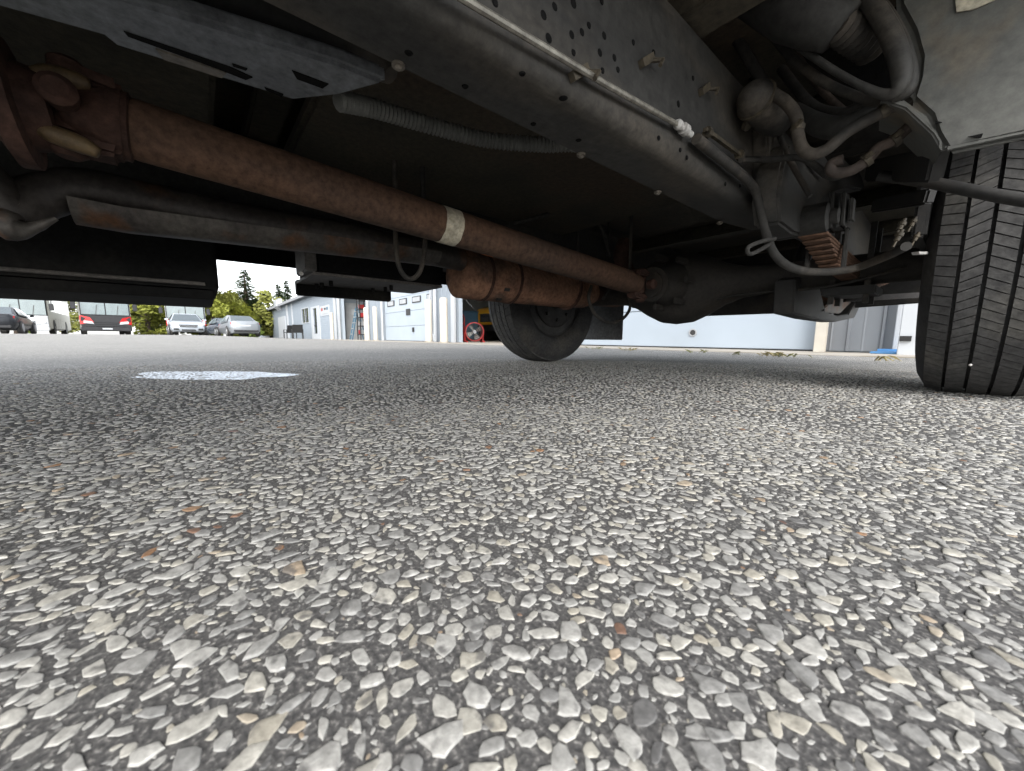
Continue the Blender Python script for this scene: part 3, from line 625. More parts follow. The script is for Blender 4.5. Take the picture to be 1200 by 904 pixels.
# corrugated conduit
c_ = [at(396, 118, z=.46), at(440, 128, z=.48), at(500, 146, z=.49), at(570, 164, z=.49), at(640, 170, z=.49), at(690, 172, z=.5), at(760, 200, z=.55)]
m = MB(); m.tube(c_, .013, 8, smooth=24); pts = m.v; n = len(pts)//8
rr = MB(); cen = [sum((Vector(pts[i*8+k]) for k in range(8)), Vector())/8 for i in range(n)]
rad_ = []; path = []; L_ = 0
dense = []
for i in range(n-1):
    for t in (0, .5): dense.append(cen[i].lerp(cen[i+1], t))
acc = 0; path = [dense[0]]
for a, b in zip(dense, dense[1:]):
    path.append(b)
total = sum((b-a).length for a, b in zip(path, path[1:])); steps = int(total/.0035); res = []; acc = 0; j = 0
cum = [0]
for a, b in zip(path, path[1:]): cum.append(cum[-1]+(b-a).length)
for k in range(steps+1):
    s_ = total*k/steps
    while j < len(cum)-2 and cum[j+1] < s_: j += 1
    t = (s_-cum[j])/max(cum[j+1]-cum[j], 1e-6); res.append(path[j].lerp(path[j+1], t))
vp(rr.tube(res, [.0135 if k % 2 else .0105 for k in range(len(res))], 12), 'corrugated_conduit', M['plastic'], smooth=30)
# underfloor tank/heat panel, dark openings
vp(MB().box(-1.20, -.46, .20, 1.28, .60, .64), 'underfloor_panel', M['floor'], bevel=.01)
vp(MB().box(-1.24, -.46, -1.5, .05, .57, .645), 'underfloor_tray', M['floor'], bevel=.01)
vp(MB().box(-.66, -.60, .16, .24, .555, .62), 'bracket', M['box'])

# boxes and skirts on the far side
b1 = at(258, 351.5, x=-1.36)
vp(MB().box(-1.80, -1.36, -1.7, b1.y, b1.z+.028, .56), 'storage_box', M['box'], bevel=.006)
vp(MB().box(-1.78, -1.375, -1.7, b1.y-.012, b1.z, b1.z+.026), 'box_sill', M['box'], bevel=.004)
vp(MB().tube([(-1.356, -1.7, b1.z+.040), (-1.356, b1.y-.03, b1.z+.040)], .005, 8), 'box_seam', M['boxgrey'])
b2 = at(372, 322, x=-1.32); b3 = at(520, 334, x=-1.32); rb0 = at(440, 352, x=-1.60).z; rb1 = at(440, 336, x=-1.60).z
vp(MB().box(-1.60, -1.32, b2.y, b3.y, b2.z+.010, .60), 'battery_box', M['box'], bevel=.006)
vp(MB().box(-1.595, -1.325, b2.y-.012, b3.y-.004, b2.z, b2.z+.009), 'box_underside', M['boxgrey'])
vp(MB().box(-1.46, -1.31, b2.y-.035, b2.y-.002, b2.z+.008, .60), 'box_end_plate', M['boxgrey'], bevel=.004)
vp(MB().box(-1.64, -1.60, b2.y-.01, b3.y-.10, rb0, rb1), 'running_board', M['box'], bevel=.004)
for fx, fy in ((.15, .1), (.3, .12), (.6, .15), (.2, .55), (.5, .6), (.75, .6)):
    x = -1.58+.24*fx; y = b2.y+(b3.y-b2.y)*fy; vp(MB().lathe([(0, .007), (.016, .007), (.018, .004)], (x, y, b2.z), (0, 0, -1), 6), 'bolt', M['box'])
vp(MB().lathe([(0, .006), (.003, .006)], at(353, 321, x=-1.309), (1, 0, 0), 10), 'bolt', M['white'])
vp(MB().box(-1.858, -1.30, -1.6, 2.4, .50, .58), 'sill_channel', M['black'])

vp(MB().box(-1.878, -1.862, -1.29, 2.96, .436, .699), 'dark_inner_sheet', M['box'])  # added black sheet keeps the far panel's inner face dark
# splash panel and filler opening at the near side
yp = .80
Q = lambda px, py, y=yp: at(px, py, y=y)
m = MB().prism([Q(1046, -90), Q(1330, -90), Q(1330, 135), Q(1250, 150), Q(1181, 164), Q(1106, 180), Q(1094, 160), Q(1086, 138), Q(1064, 118), Q(1072, 92), Q(1074, 70), Q(1066, 40), Q(1050, 10)], (0, .02, 0))
spl = vp(m, 'splash_panel', M['plastic'], bevel=.008, seg=3)
m = MB().prism([Q(1106, 179), Q(1181, 163), Q(1330, 134), Q(1330, 126), Q(1181, 156), Q(1108, 170)], (0, .16, .15)); vp(m, 'splash_panel_flange', M['plastic'], spl, bevel=.004)
m = MB().prism([Q(1104, 178), Q(1092, 158), Q(1060, 128), Q(1030, 118), Q(1052, 112), Q(1086, 136), Q(1104, 165)], (-.02, .16, .02)); vp(m, 'side_flange', M['plastic'], spl, bevel=.004)
vp(MB().prism([Q(1096, 142, yp-.001), Q(1104, 144, yp-.001), Q(1096, 146, yp-.001)], (0, -.002, 0)), 'slit', M['hole'], spl)
vp(MB().prism([Q(1134, 161, yp-.001), Q(1152, 157, yp-.001), Q(1150, 162, yp-.001)], (0, -.002, 0)), 'slit', M['hole'], spl)
vp(MB().prism([Q(1118, -14, yp-.001), Q(1167, -8, yp-.001), Q(1166, 1, yp-.001), Q(1140, 12, yp-.001), Q(1121, 15, yp-.001)], (0, -.0015, 0)), 'paper_label', M['paper'], spl)
rim_ = [(905, -60), (975, -45), (1018, 0), (1043, 40), (1056, 80), (1053, 103), (1036, 111), (1004, 98), (965, 75), (925, 45), (890, 0)]
vp(MB().tube([Q(a, b, yp-.02) for a, b in rim_], [.006, .008, .011, .012, .012, .010, .007, .005, .005, .005, .005], 12, smooth=6, closed=True), 'filler_opening_rim', M['frame'], spl, smooth=80)
vp(MB().tube([Q(a+10, b+3, yp) for a, b in rim_[1:7]], .009, 10, smooth=6), 'filler_opening_lip', M['frame'], spl, smooth=80)
vp(MB().tube([Q(800, -100, yp-.06), Q(880, -38, yp-.06), Q(940, 8, yp-.05), Q(985, 34, yp-.03)], [.05, .052, .046, .03], 26, smooth=6), 'filler_boot', M['frame'], smooth=80)
m = MB(); p0, p1 = Q(980, 28, yp-.03), Q(1024, 58, yp+.06); k_ = 16
m.tube([p0.lerp(p1, k/k_) for k in range(k_+1)], [.023 if k % 2 else .018 for k in range(k_+1)], 18); vp(m, 'filler_bellows', M['rubber'], smooth=30)
vp(MB().prism([Q(860, -90, yp+.14), Q(1100, -90, yp+.14), Q(1100, 125, yp+.14), Q(1020, 120, yp+.14), Q(900, 60, yp+.14)], (0, .01, 0)), 'inner_wall', M['box'])
# canister, pump and hoses between rail and panel
ca, cb_ = P(880, 112, -.29), P(948, 176, -.25)
can = vp(MB().lathe([(-.018, .004), (-.014, .014), (-.004, .024), (.012, .031), (.085, .031), (.112, .024), (.118, .012)], ca, cb_-ca, 26), 'canister', M['rubber'], smooth=50)
vp(MB().lathe([(.014, .0315), (.015, .0335), (.020, .0335), (.021, .0315)], ca, cb_-ca, 26), 'strap', M['grease'], can)
vp(MB().tube([Q(930, 128, .9), Q(958, 146, .88), Q(985, 150, .86), Q(1010, 138, .86), Q(1050, 120, .88)], [.012, .017, .018, .014, .010], 16, smooth=6), 'fuel_pump', M['frame'], smooth=80)
hp = [([(842, 10), (872, 60), (899, 103), (921, 120), (933, 137), (935, 156), (940, 174), (952, 181), (969, 175), (991, 156), (1016, 141), (1040, 128), (1066, 112)], .0092, 'rubber', .82),
      ([(1090, 130), (1064, 150), (1047, 165), (1030, 173), (1016, 188), (1000, 199), (984, 203), (974, 200), (975, 192), (988, 187)], .0082, 'rhose', .86),
      ([(858, 187), (900, 187), (925, 185), (942, 186), (957, 196), (970, 206), (982, 207), (990, 200)], .0062, 'rubber', .90),
      ([(905, 40), (930, 70), (965, 96), (1000, 112), (1030, 120), (1070, 108)], .0070, 'rubber', .84),
      ([(915, 80), (950, 122), (985, 132), (1010, 124), (1040, 120), (1085, 118)], .0080, 'rubber', .90),
      ([(930, 60), (962, 105), (1000, 138), (1020, 134), (1050, 128), (1092, 142)], .0060, 'rhose', .94),
      ([(880, 90), (905, 130), (916, 165), (930, 196), (950, 230)], .0055, 'rubber', .95),
      ([(1000, 90), (1006, 122), (1022, 136), (1050, 140), (1085, 160)], .0058, 'rubber', .97)]
for pts_, r_, mt, y in hp: vp(MB().tube([Q(a, b, y) for a, b in pts_], r_, 12, smooth=6), 'filler_hose', M[mt], smooth=80)
for px, py, y, d_ in ((1036, 130, .82, (.9, .1, .4)), (1050, 164, .86, (.8, .1, .5)), (1016, 188, .86, (.7, .1, .5)), (935, 150, .82, (.1, 0, 1)), (876, 146, .84, (.6, 0, -.5))):
    q = Q(px, py, y); m = MB().lathe([(-.004, .0105), (.004, .0105)], q, d_, 14); m.bar(q+Vector((0, -.011, 0)), q+Vector((.008, -.013, .006)), .006, .005); vp(m, 'hose_clamp', M['grease'])
# tube across to the wheel well, bracket arms
vp(MB().tube([at(1030, 206, y=1.12), at(1090, 214, y=1.12), at(1175, 231, y=1.10), at(1250, 243, y=1.08)], .0105, 12), 'stabiliser_tube', M['black'])
vp(MB().bar(P(1025, 242, -.17), P(1092, 230, -.07), .02, .03), 'bracket_arm', M['black'], bevel=.004)
vp(MB().bar(P(1020, 200, -.2), P(1100, 192, -.05), .02, .05), 'bracket_arm', M['black'], bevel=.004)
vp(MB().box(-.22, -.04, 1.02, 1.06, .52, .70), 'wheel_well_front', M['box'])
vp(MB().box(-.03, .19, .98, 2.3, .74, .76), 'wheel_well_top', M['box'])

# valance behind the axle
V_ = lambda px, py: at(px, py, y=2.62)
vp(MB().prism([V_(772, 280), V_(1120, 270), V_(1120, 352), V_(1040, 358), V_(985, 362), V_(950, 366), V_(812, 371), V_(790, 374), V_(772, 374)], (0, .03, 0)), 'rear_valance', M['black'], bevel=.006)

# ------------------------------------------------------------------ the garage building across the yard
FY = 5.8
fx = lambda px: at(px, 396, y=FY).x
fz = lambda px, py: at(px, py, y=FY).z
def lap_mat(name, c, pitch, vertical=False):
    """siding: fine courses too small to pick apart at this distance"""
    m = mat(name, c, tuple(v*.9 for v in c), 3, .55, 0, grit=0); n = m.node_tree; L = n.links.new; b = n.nodes['Principled BSDF']
    g_ = n.nodes.new('ShaderNodeNewGeometry'); s_ = n.nodes.new('ShaderNodeSeparateXYZ'); L(g_.outputs['Position'], s_.inputs[0])
    d_ = n.nodes.new('ShaderNodeMath'); d_.operation = 'DIVIDE'; L(s_.outputs[0 if vertical else 2], d_.inputs[0]); d_.inputs[1].default_value = pitch
    f_ = n.nodes.new('ShaderNodeMath'); f_.operation = 'FRACT'; L(d_.outputs[0], f_.inputs[0])
    bp = n.nodes.new('ShaderNodeBump'); bp.inputs['Strength'].default_value = 1; bp.inputs['Distance'].default_value = .02; bp.invert = True; L(f_.outputs[0], bp.inputs['Height']); L(bp.outputs[0], b.inputs['Normal'])
    return m
B = {}
B['lap'] = lap_mat('pale_blue_lap_siding', (.27, .31, .35), .12)
B['rib'] = mat('grey_metal_siding', (.22, .235, .25), (.19, .20, .215), 2, .5, .1, grit=0)
B['ribpale'] = mat('pale_metal_siding', (.26, .295, .33), (.24, .27, .305), 2, .5, .1, grit=0)
B['whitep'] = mat('white_paint', (.39, .445, .50), (.365, .415, .465), 2, .4, grit=0)
B['cream'] = mat('cream_paint', (.60, .56, .48), (.52, .48, .41), 6, .6, grit=0)
B['trim'] = mat('white_trim', (.48, .50, .52), (.44, .46, .48), 2, .45, grit=0)
B['roof'] = mat('grey_roof_edge', (.33, .34, .35), (.26, .27, .28), 4, .7, grit=0)
B['glass'] = mat('dark_window_glass', (.05, .06, .065), (.04, .05, .055), 2, .06, 0, spec=.8, grit=0)
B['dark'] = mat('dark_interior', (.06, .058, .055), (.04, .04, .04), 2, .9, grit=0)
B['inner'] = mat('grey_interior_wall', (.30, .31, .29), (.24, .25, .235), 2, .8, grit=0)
B['conc'] = mat('concrete_apron', (.42, .385, .33), (.33, .30, .26), 3, .9, 0, .2, 60, c3=(.27, .24, .19), s3=1.5, coords='Object', grit=0)
B['blackm'] = mat('black_metal', (.02, .02, .02), (.015, .015, .015), 9, .5, grit=0)
B['red'] = mat('red_paint', (.40, .03, .03), (.30, .025, .025), 4, .4, grit=0)
B['yellow'] = mat('school_yellow', (.85, .44, .03), (.78, .40, .03), 3, .35, grit=0)
B['chrome'] = mat('dull_chrome', (.55, .56, .57), (.45, .46, .47), 8, .25, .8, grit=0)
B['blue'] = mat('blue_grey_paint', (.08, .17, .24), (.06, .13, .19), 3, .5, grit=0)
B['blueb'] = mat('bright_blue_plastic', (.12, .33, .62), (.10, .28, .55), 3, .4, grit=0)
B['greyl'] = mat('light_grey_metal', (.42, .43, .44), (.35, .36, .37), 4, .4, .2, grit=0)

bo = (fx(620), FY, 0)
bld = thing('garage_building', 'long pale blue and white garage building with open bays', 'building', bo)
def bp_(m, name, mt, parent=None, **k): return m.build(name, mt, parent or bld, off=bo, **k)
def slab(p0, p1, z0, z1, d0, d1, name, mt, parent=None, **k):      # a slab on the facade from photo column p0 to p1; depth d0..d1 in front of the wall plane
    return bp_(MB().box(fx(p0), fx(p1), FY-d1, FY-d0, z0, z1), name, B[mt], parent, **k)
EH = 2.95                                     # eave of the low office end
xL = fx(303); xG = fx(393)
# office end
def wall_open(p0, p1, z0, z1, holes, name, mt, depth=.16):
    """wall between photo columns with real openings (x0,x1,z0,z1 in metres)"""
    X = sorted({fx(p0), fx(p1)} | {h_[0] for h_ in holes} | {h_[1] for h_ in holes}); Z = sorted({z0, z1} | {h_[2] for h_ in holes} | {h_[3] for h_ in holes})
    m = MB()
    for a, b in zip(X, X[1:]):
        for c, d_ in zip(Z, Z[1:]):
            cx, cz = (a+b)/2, (c+d_)/2
            if any(h_[0] < cx < h_[1] and h_[2] < cz < h_[3] for h_ in holes): continue
            m.box(a, b, FY, FY+depth, c, d_)
    me = m.build(name, B[mt], bld, off=bo, smooth=0); bm = bmesh.new(); bm.from_mesh(me.data)
    bmesh.ops.remove_doubles(bm, verts=bm.verts, dist=1e-4)
    bmesh.ops.delete(bm, geom=[f for f in bm.faces if not all(len(e.link_faces) < 3 for e in f.edges) and False], context='FACES')
    bm.to_mesh(me.data); bm.free(); return me
wx0, wx1, wz0, wz1 = fx(355.5), fx(370), .98, 1.95
dx0, dx1 = fx(368.5), fx(378)
wall_open(303, 394, 0, EH, [(wx0, fx(363.5), 1.15, 2.15), (fx(369), fx(373), .35, 2.0)], 'office_wall', 'lap')
w_ = bp_(MB().box(wx0-.05, fx(363.5)+.05, FY-.03, FY-.002, 2.15, 2.22), 'window', B['trim'])
xa, xb = wx0, fx(363.5)
for a, b, c, d_ in ((xa-.05, xa, 1.10, 2.15), (xb, xb+.05, 1.10, 2.15), (xa, xb, 1.10, 1.15), ((xa+xb)/2-.02, (xa+xb)/2+.02, 1.15, 2.15)): bp_(MB().box(a, b, FY-.03, FY-.002, c, d_), 'frame', B['trim'], w_)
for a, b in ((xa, (xa+xb)/2-.021), ((xa+xb)/2+.021, xb)): bp_(MB().box(a, b, FY+.03, FY+.04, 1.15, 2.15), 'pane', B['glass'], w_)
# door with a tall glass strip
dr = bp_(MB().box(fx(366.5), fx(368.9), FY-.035, FY-.002, 0, 2.12), 'door', B['trim'])
bp_(MB().box(fx(373.1), fx(376.5), FY-.035, FY-.002, 0, 2.12), 'frame', B['trim'], dr); bp_(MB().box(fx(369), fx(373), FY-.035, FY-.002, 2.0, 2.12), 'frame', B['trim'], dr)
bp_(MB().box(fx(369), fx(373), FY-.035, FY-.002, 0, .35), 'frame', B['trim'], dr); bp_(MB().box(fx(369), fx(373), FY+.02, FY+.03, .35, 2.0), 'pane', B['glass'], dr); bp_(MB().box(fx(370), fx(372), FY-.045, FY-.036, .85, .93), 'handle', B['blackm'], dr)
d2 = slab(313.5, 319.5, 0, 1.55, .002, .05, 'meter_door', 'trim', bevel=.01); slab(314, 319, 1.56, 1.68, .002, .12, 'lamp_hood', 'blackm')
slab(328, 336.5, 0, 1.98, .002, .06, 'side_door', 'trim', bevel=.008)
slab(338.2, 339.5, 0, 2.85, .002, .07, 'downpipe', 'trim'); slab(344, 345, 0, 2.85, .002, .05, 'corner_strip', 'trim')
bp_(MB().box(xL-.35, xG, FY-.35, FY+6, EH, EH+.06), 'office_roof', B['roof']); bp_(MB().box(xL-.35, xG-.01, FY-.38, FY-.352, EH-.10, EH+.10), 'fascia', B['roof'])
bp_(MB().box(xL, xL+.15, FY+.17, FY+6, 0, EH), 'office_side_wall', B['lap'])
# sign board by the door: small red, blue and dark blocks of print
sg = slab(377.3, 388, 1.42, 2.02, .002, .02, 'notice_board', 'trim')
for p0, p1, z0, z1, c in ((378.5, 380.5, 1.72, 1.90, 'red'), (382, 384, 1.76, 1.88, 'blackm'), (384.6, 386.6, 1.74, 1.90, 'blue'), (380, 386, 1.50, 1.56, 'greyl')): slab(p0, p1, z0, z1, .021, .024, 'printed_block', c, sg)
# garage: taller part
GH = 5.2
ops = [(fx(400.5), fx(432), 0, 3.0), (fx(450.5), fx(507), 0, 3.3), (fx(535.5), fx(612), 0, 4.3), (fx(676), fx(956), 0, 3.6)]  # opening of the dark bay is raised to let more light in
X0, X1 = fx(394.5), fx(1180)
xs = [X0]+[v for o_ in ops for v in o_[:2]]+[X1]
def ribs(x0, x1, z0, z1, mt, pitch):
    """vertical sheet metal: every sheet a piece of its own with a raised seam"""
    k = max(1, round((x1-x0)/pitch)); w = (x1-x0)/k
    me = None
    for i in range(k):
        a = x0+i*w
        if me is None or True:
            m = MB(); m.prism([(a+.004, FY, z0), (a+.004, FY-.018, z0), (a+.028, FY-.018, z0), (a+.034, FY-.002, z0), (a+w*.5-.012, FY-.002, z0), (a+w*.5, FY-.007, z0), (a+w*.5+.012, FY-.002, z0), (a+w-.001, FY-.002, z0), (a+w-.001, FY+.05, z0), (a+.004, FY+.05, z0)], (0, 0, z1-z0))
            bp_(m, 'siding_sheet', B[mt], smooth=20)
for i in range(0, len(xs), 2):
    x0, x1 = xs[i], xs[i+1]; bp_(MB().box(x0, x1, FY+.06, FY+.2, 0, GH), 'garage_wall', B['whitep'])
    ribs(x0, x1, .02, GH, 'rib' if i == 8 else 'ribpale', .31)
for o_ in ops: bp_(MB().box(o_[0], o_[1], FY+.002, FY+.2, o_[3], GH), 'garage_wall', B['whitep'])
bp_(MB().box(X0-.3, X1+.3, FY-.45, FY+12, GH, GH+.15), 'garage_roof', B['roof'])
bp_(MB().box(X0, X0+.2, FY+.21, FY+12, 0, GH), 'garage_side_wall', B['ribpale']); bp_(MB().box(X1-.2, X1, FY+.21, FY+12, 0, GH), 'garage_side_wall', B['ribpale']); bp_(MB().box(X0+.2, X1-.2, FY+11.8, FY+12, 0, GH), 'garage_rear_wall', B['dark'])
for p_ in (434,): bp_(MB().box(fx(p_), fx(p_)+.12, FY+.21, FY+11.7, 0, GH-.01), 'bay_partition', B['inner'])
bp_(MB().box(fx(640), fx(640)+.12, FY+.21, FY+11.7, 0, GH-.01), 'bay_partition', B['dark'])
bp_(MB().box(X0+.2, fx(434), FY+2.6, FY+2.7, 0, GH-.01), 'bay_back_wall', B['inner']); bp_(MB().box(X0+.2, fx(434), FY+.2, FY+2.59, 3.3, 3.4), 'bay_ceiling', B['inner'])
ib = slab(416, 417, .02, .05, -2.5, -.5, 'pipe_run', 'greyl')
# posts and corner trims
for a, b, c in ((394.5, 396, 'trim'), (398.6, 400.3, 'trim'), (432.4, 434.2, 'trim'), (449.3, 450.4, 'trim'), (507, 508, 'trim'), (531.5, 535.3, 'trim'), (676, 677, 'trim'), (956.3, 970, 'cream'), (1048, 1054, 'trim')):
    slab(a, b, 0, 3.6, .02, .09, 'corner_trim', c, bevel=.006)
# closed bay door: sections, windows, plate, handle
def bay_door(p0, p1, z1, y, rows, name):
    o_ = None
    for k in range(rows):
        a = .02+(z1-.02)*k/rows; b = .02+(z1-.02)*(k+1)/rows
        m = MB().box(fx(p0), fx(p1), FY+y, FY+y+.05, a+.004, b-.004)
        if o_ is None: o_ = bp_(m, name, B['whitep'], bevel=.006)
        else: bp_(m, 'door_section', B['whitep'], o_, bevel=.006)
    bp_(MB().box(fx(p0), fx(p1), FY+y+.01, FY+y+.04, 0, .02), 'door_seal', B['blackm'], o_)
    return o_
bd = bay_door(451, 506.8, 3.28, .04, 6, 'overhead_door')
for a, b in ((454.5, 462.5), (468.3, 477), (483.3, 493.2), (500.3, 506)):
    f_ = slab(a, b, fz(472, 357), fz(472, 350), -.038, -.02, 'window', 'blackm', bd); slab(a+.8, b-.8, fz(472, 357)+.03, fz(472, 350)-.03, -.018, -.012, 'pane', 'greyl', f_)
slab(476, 480.5, fz(478, 369.5), fz(478, 362), -.038, -.015, 'door_plate', 'blackm', bd); slab(483, 484.6, .34, .50, -.038, .0, 'handle', 'blackm', bd)
bd2 = bay_door(677, 955.8, 3.58, .04, 6, 'overhead_door')
q = at(812, 390, y=FY+.038); bp_(MB().lathe([(0, .062), (.012, .062), (.014, .045), (.004, .04)], (q.x, FY+.040, q.z), (0, -1, 0), 24), 'exhaust_port', B['greyl'], bd2)
bp_(MB().lathe([(0, .038), (.009, .038)], (q.x, FY+.038, q.z), (0, -1, 0), 20), 'port_opening', B['dark'], bd2)
# downpipe with elbow
bp_(MB().tube([(fx(514), FY-.12, 4.8), (fx(514), FY-.12, .35), (fx(513.5), FY-.16, .22), (fx(511.5), FY-.30, .14)], .055, 12, smooth=4), 'downpipe', B['trim'])
# things standing in the first bay
sh_ = thing('shelf_rack', 'tall dark shelf rack inside the open grey bay', 'shelf', (at(425.5, 396, y=FY+.45).x, FY+.45, 0))
for k in range(5): MB().box(-.25, .25, -.2, .2, .25+.42*k, .29+.42*k).build('shelf', B['blackm'], sh_)
for a in (-.25, .21):
    for b in (-.2, .16): MB().box(a, a+.04, b, b+.04, 0, 2.05).build('post', B['blackm'], sh_)
for k in range(7):
    MB().box(-.2+.06*k, -.15+.06*k, -.15, .1, .29+.42*(k % 4), .5+.42*(k % 4)).build('rack_item', B['red' if k % 3 == 0 else 'greyl'], sh_)
td = thing('interior_door', 'grey steel door on the side wall of the open grey bay', 'door', (X0+.2, FY+.95, 0), R(90))
MB().box(-.48, .48, -.05, -.002, 0, 2.05).build('leaf', B['greyl'], td); MB().box(.28, .42, -.09, -.052, .98, 1.03).build('handle', B['blackm'], td); MB().box(-.15, .1, -.056, -.052, 1.4, 1.7).build('notice', B['trim'], td)
ad = thing('step_ladder', 'grey folding step ladder leaning inside the open bay', 'ladder', (at(419.5, 396, y=FY+.6).x, FY+.6, 0))
for s in (-.2, .2): MB().bar((s, -.35, 0), (s*.7, 0, 1.7), .04, .06).build('rail', B['blue'], ad); MB().bar((s, .35, 0), (s*.7, 0, 1.7), .03, .04).build('rail', B['blue'], ad)
for k in range(5): MB().box(-.19, .19, -.34+.065*k, -.24+.065*k, .28+.3*k, .31+.3*k).build('step', B['greyl'], ad)

# bollards
def bollard(px, top, dy, label, cream=True, r=.085):
    p0 = at(px, 400, y=FY-dy); zt_ = at(px, top, y=FY-dy).z
    t = thing('bollard', label, 'bollard', (p0.x, FY-dy, 0), 0, 'bollards along the garage front')
    MB().lathe([(0, r), (zt_-.05, r), (zt_-.015, r*.8), (zt_, r*.3)], (0, 0, 0), (0, 0, 1), 18).build('post', B['cream'], t)
    MB().lathe([(0, r+.05), (.03, r+.045), (.04, r+.01)], (0, 0, 0), (0, 0, 1), 18).build('base', B['conc'], t)
bollard(390, 366, .5, 'cream bollard in front of the office siding, beside the notice board')
bollard(430.5, 360, .7, 'cream bollard at the right edge of the open grey bay', r=.10)
bollard(440.5, 359, .35, 'pale bollard left of the white overhead door with small windows')
bollard(502.8, 351, .6, 'cream bollard at the right edge of the white overhead door with small windows', r=.10)
bollard(520.5, 348.5, .9, 'cream bollard beside the dark open bay with the red fan', r=.105)
# heat pump on brackets
hq = at(329, 356.5, y=FY); t = thing('heat_pump', 'white heat pump unit mounted high on the office wall', 'heat pump', (hq.x, FY-.02, hq.z-.32))
MB().box(-1.05, .75, -.42, -.04, .05, .66).build('casing', B['trim'], t, bevel=.03)
MB().lathe([(0, .24), (.012, .24), (.014, .2)], (-.45, -.42, .35), (0, -1, 0), 24).build('fan_grille', B['greyl'], t)
MB().box(.85, 1.35, -.35, -.03, .12, .70).build('side_cover', B['trim'], t, bevel=.02)
for a in (-.8, .4): MB().prism([(a, -.02, .05), (a, -.45, .045), (a, -.45, .02), (a, -.02, -.35)], (.04, 0, 0)).build('bracket', B['greyl'], t)
wl = at(311.5, 365.5, y=FY); t = thing('wall_lamp', 'small white flood lamp on the office wall', 'lamp', (wl.x, FY-.01, wl.z))
MB().box(-.12, .12, -.05, 0, -.08, .08).build('base', B['trim'], t); MB().prism([(-.2, -.05, .02), (-.2, -.28, -.08), (-.2, -.26, -.16), (-.2, -.04, -.06)], (.4, 0, 0)).build('lamp_head', B['trim'], t)
# patio furniture
def patio_chair(px, label, rz, dy):
    p0 = at(px, 397, y=FY-dy); t = thing('patio_chair', label, 'chair', (p0.x, FY-dy, 0), rz, 'black patio chairs by the office wall')
    MB().box(-.30, .30, -.30, .30, .40, .45).build('seat', B['blackm'], t, bevel=.02)
    MB().prism([(-.30, .24, .42), (-.30, .30, .40), (-.30, .46, .92), (-.30, .40, .94)], (.60, 0, 0)).build('backrest', B['blackm'], t, bevel=.015)
    for s in (-1, 1):
        MB().box(s*.31-.03, s*.31+.03, -.30, .34, .60, .63).build('armrest', B['blackm'], t, bevel=.01)
        for y in (-.27, .27): MB().bar((s*.31, y, 0), (s*.31, y, .60), .045, .045).build('leg', B['blackm'], t)
patio_chair(349, 'black patio chair with leaning back, standing nearer the window', R(-95), .9)
patio_chair(340.5, 'black patio chair left of its pair, farther from the window', R(-80), 1.0)

def face(loc, off=0):                                        # turn the front (-Y) to look at the yard in front
    return math.atan2(loc[1]-0, loc[0]-0)-math.pi/2+R(off)
# fans, tank and yellow bus in the dark bay
def drum_fan(x, y, z, r, label, rz):
    t = thing('drum_fan', label, 'fan', (x, y, 0), rz, 'red drum fans in the dark bay')
    MB().lathe([(-.14, r), (.14, r), (.14, r*.93), (-.14, r*.93)], (0, 0, z), (0, 1, 0), 36, closed=True).build('drum', B['red'], t)
    MB().lathe([(-.09, .06), (.09, .06)], (0, 0, z), (0, 1, 0), 16).build('hub', B['greyl'], t)
    for k in range(4):
        a = math.pi/2*k+.5; c, s = math.cos(a), math.sin(a); e = r*.86
        P0 = [(.05*c-.03*s, -.05, z+.05*s+.03*c), (.05*c+.03*s, .05, z+.05*s-.03*c), (e*math.cos(a-.35), .07, z+e*math.sin(a-.35)), (e*math.cos(a+.3), -.07, z+e*math.sin(a+.3))]
        MB().prism(P0, (0, .008, 0)).build('blade', B['inner'], t)
    for k in range(4): MB().lathe([(-.006, r*(.25+.2*k)), (.006, r*(.25+.2*k)), (.006, r*(.25+.2*k)-.012), (-.006, r*(.25+.2*k)-.012)], (0, -.15, z), (0, 1, 0), 28, closed=True).build('grille_ring', B['blackm'], t)
    for s in (-1, 1):
        MB().tube([(s*r*.9, -.3, .03), (s*r*.9, .3, .03)], .025, 8).build('foot', B['red'], t); MB().tube([(s*r*.95, 0, .03), (s*r*1.02, 0, z)], .025, 8).build('strut', B['red'], t)
f0 = at(555.5, 389, y=FY+.7); drum_fan(f0.x, f0.y, .33, .29, 'large red drum fan standing on the floor of the dark bay', face(f0, 10))
f1 = at(535.5, 374.5, y=FY+1.2); drum_fan(f1.x, f1.y, f1.z, .26, 'red drum fan raised higher, partly behind the bay post', face(f1, 10))
tk = at(545, 380, d=16); t = thing('workshop_cabinet', 'blue grey workshop cabinet behind the red fans', 'cabinet', (tk.x, tk.y, 0))
MB().box(-.6, .5, -.35, .35, .1, 1.22).build('body', B['blue'], t, bevel=.02); MB().box(-.62, .52, -.37, .37, 1.222, 1.26).build('top', B['blue'], t)
for k in range(3): MB().box(-.45, .35, -.37, -.352, .3+.3*k, .33+.3*k).build('drawer_pull', B['chrome'], t)
sb = at(566, 384, d=17.5); t = thing('yellow_bus', 'yellow bus with chrome grille parked nose out in the dark bay', 'bus', (sb.x+.35, sb.y, 0), R(12))
MB().prism([(-.82, 0, .95), (-.86, 0, 1.25), (-.70, .15, 1.55), (-.62, 1.4, 1.72), (.62, 1.4, 1.72), (.70, .15, 1.55), (.86, 0, 1.25), (.82, 0, .95)], (0, .3, 0))
hd = MB(); st = [(0, .80, 1.45), (.12, .84, 1.52), (.7, .88, 1.62), (1.5, .92, 1.70)]
for y, w, z in st: hd.v += [(-w, y, .75), (-w, y, z-.22), (-w*.80, y, z), (w*.80, y, z), (w, y, z-.22), (w, y, .75)]
for i in range(3):
    for j in range(6): hd.f.append((i*6+j, i*6+(j+1) % 6, i*6+6+(j+1) % 6, i*6+6+j))
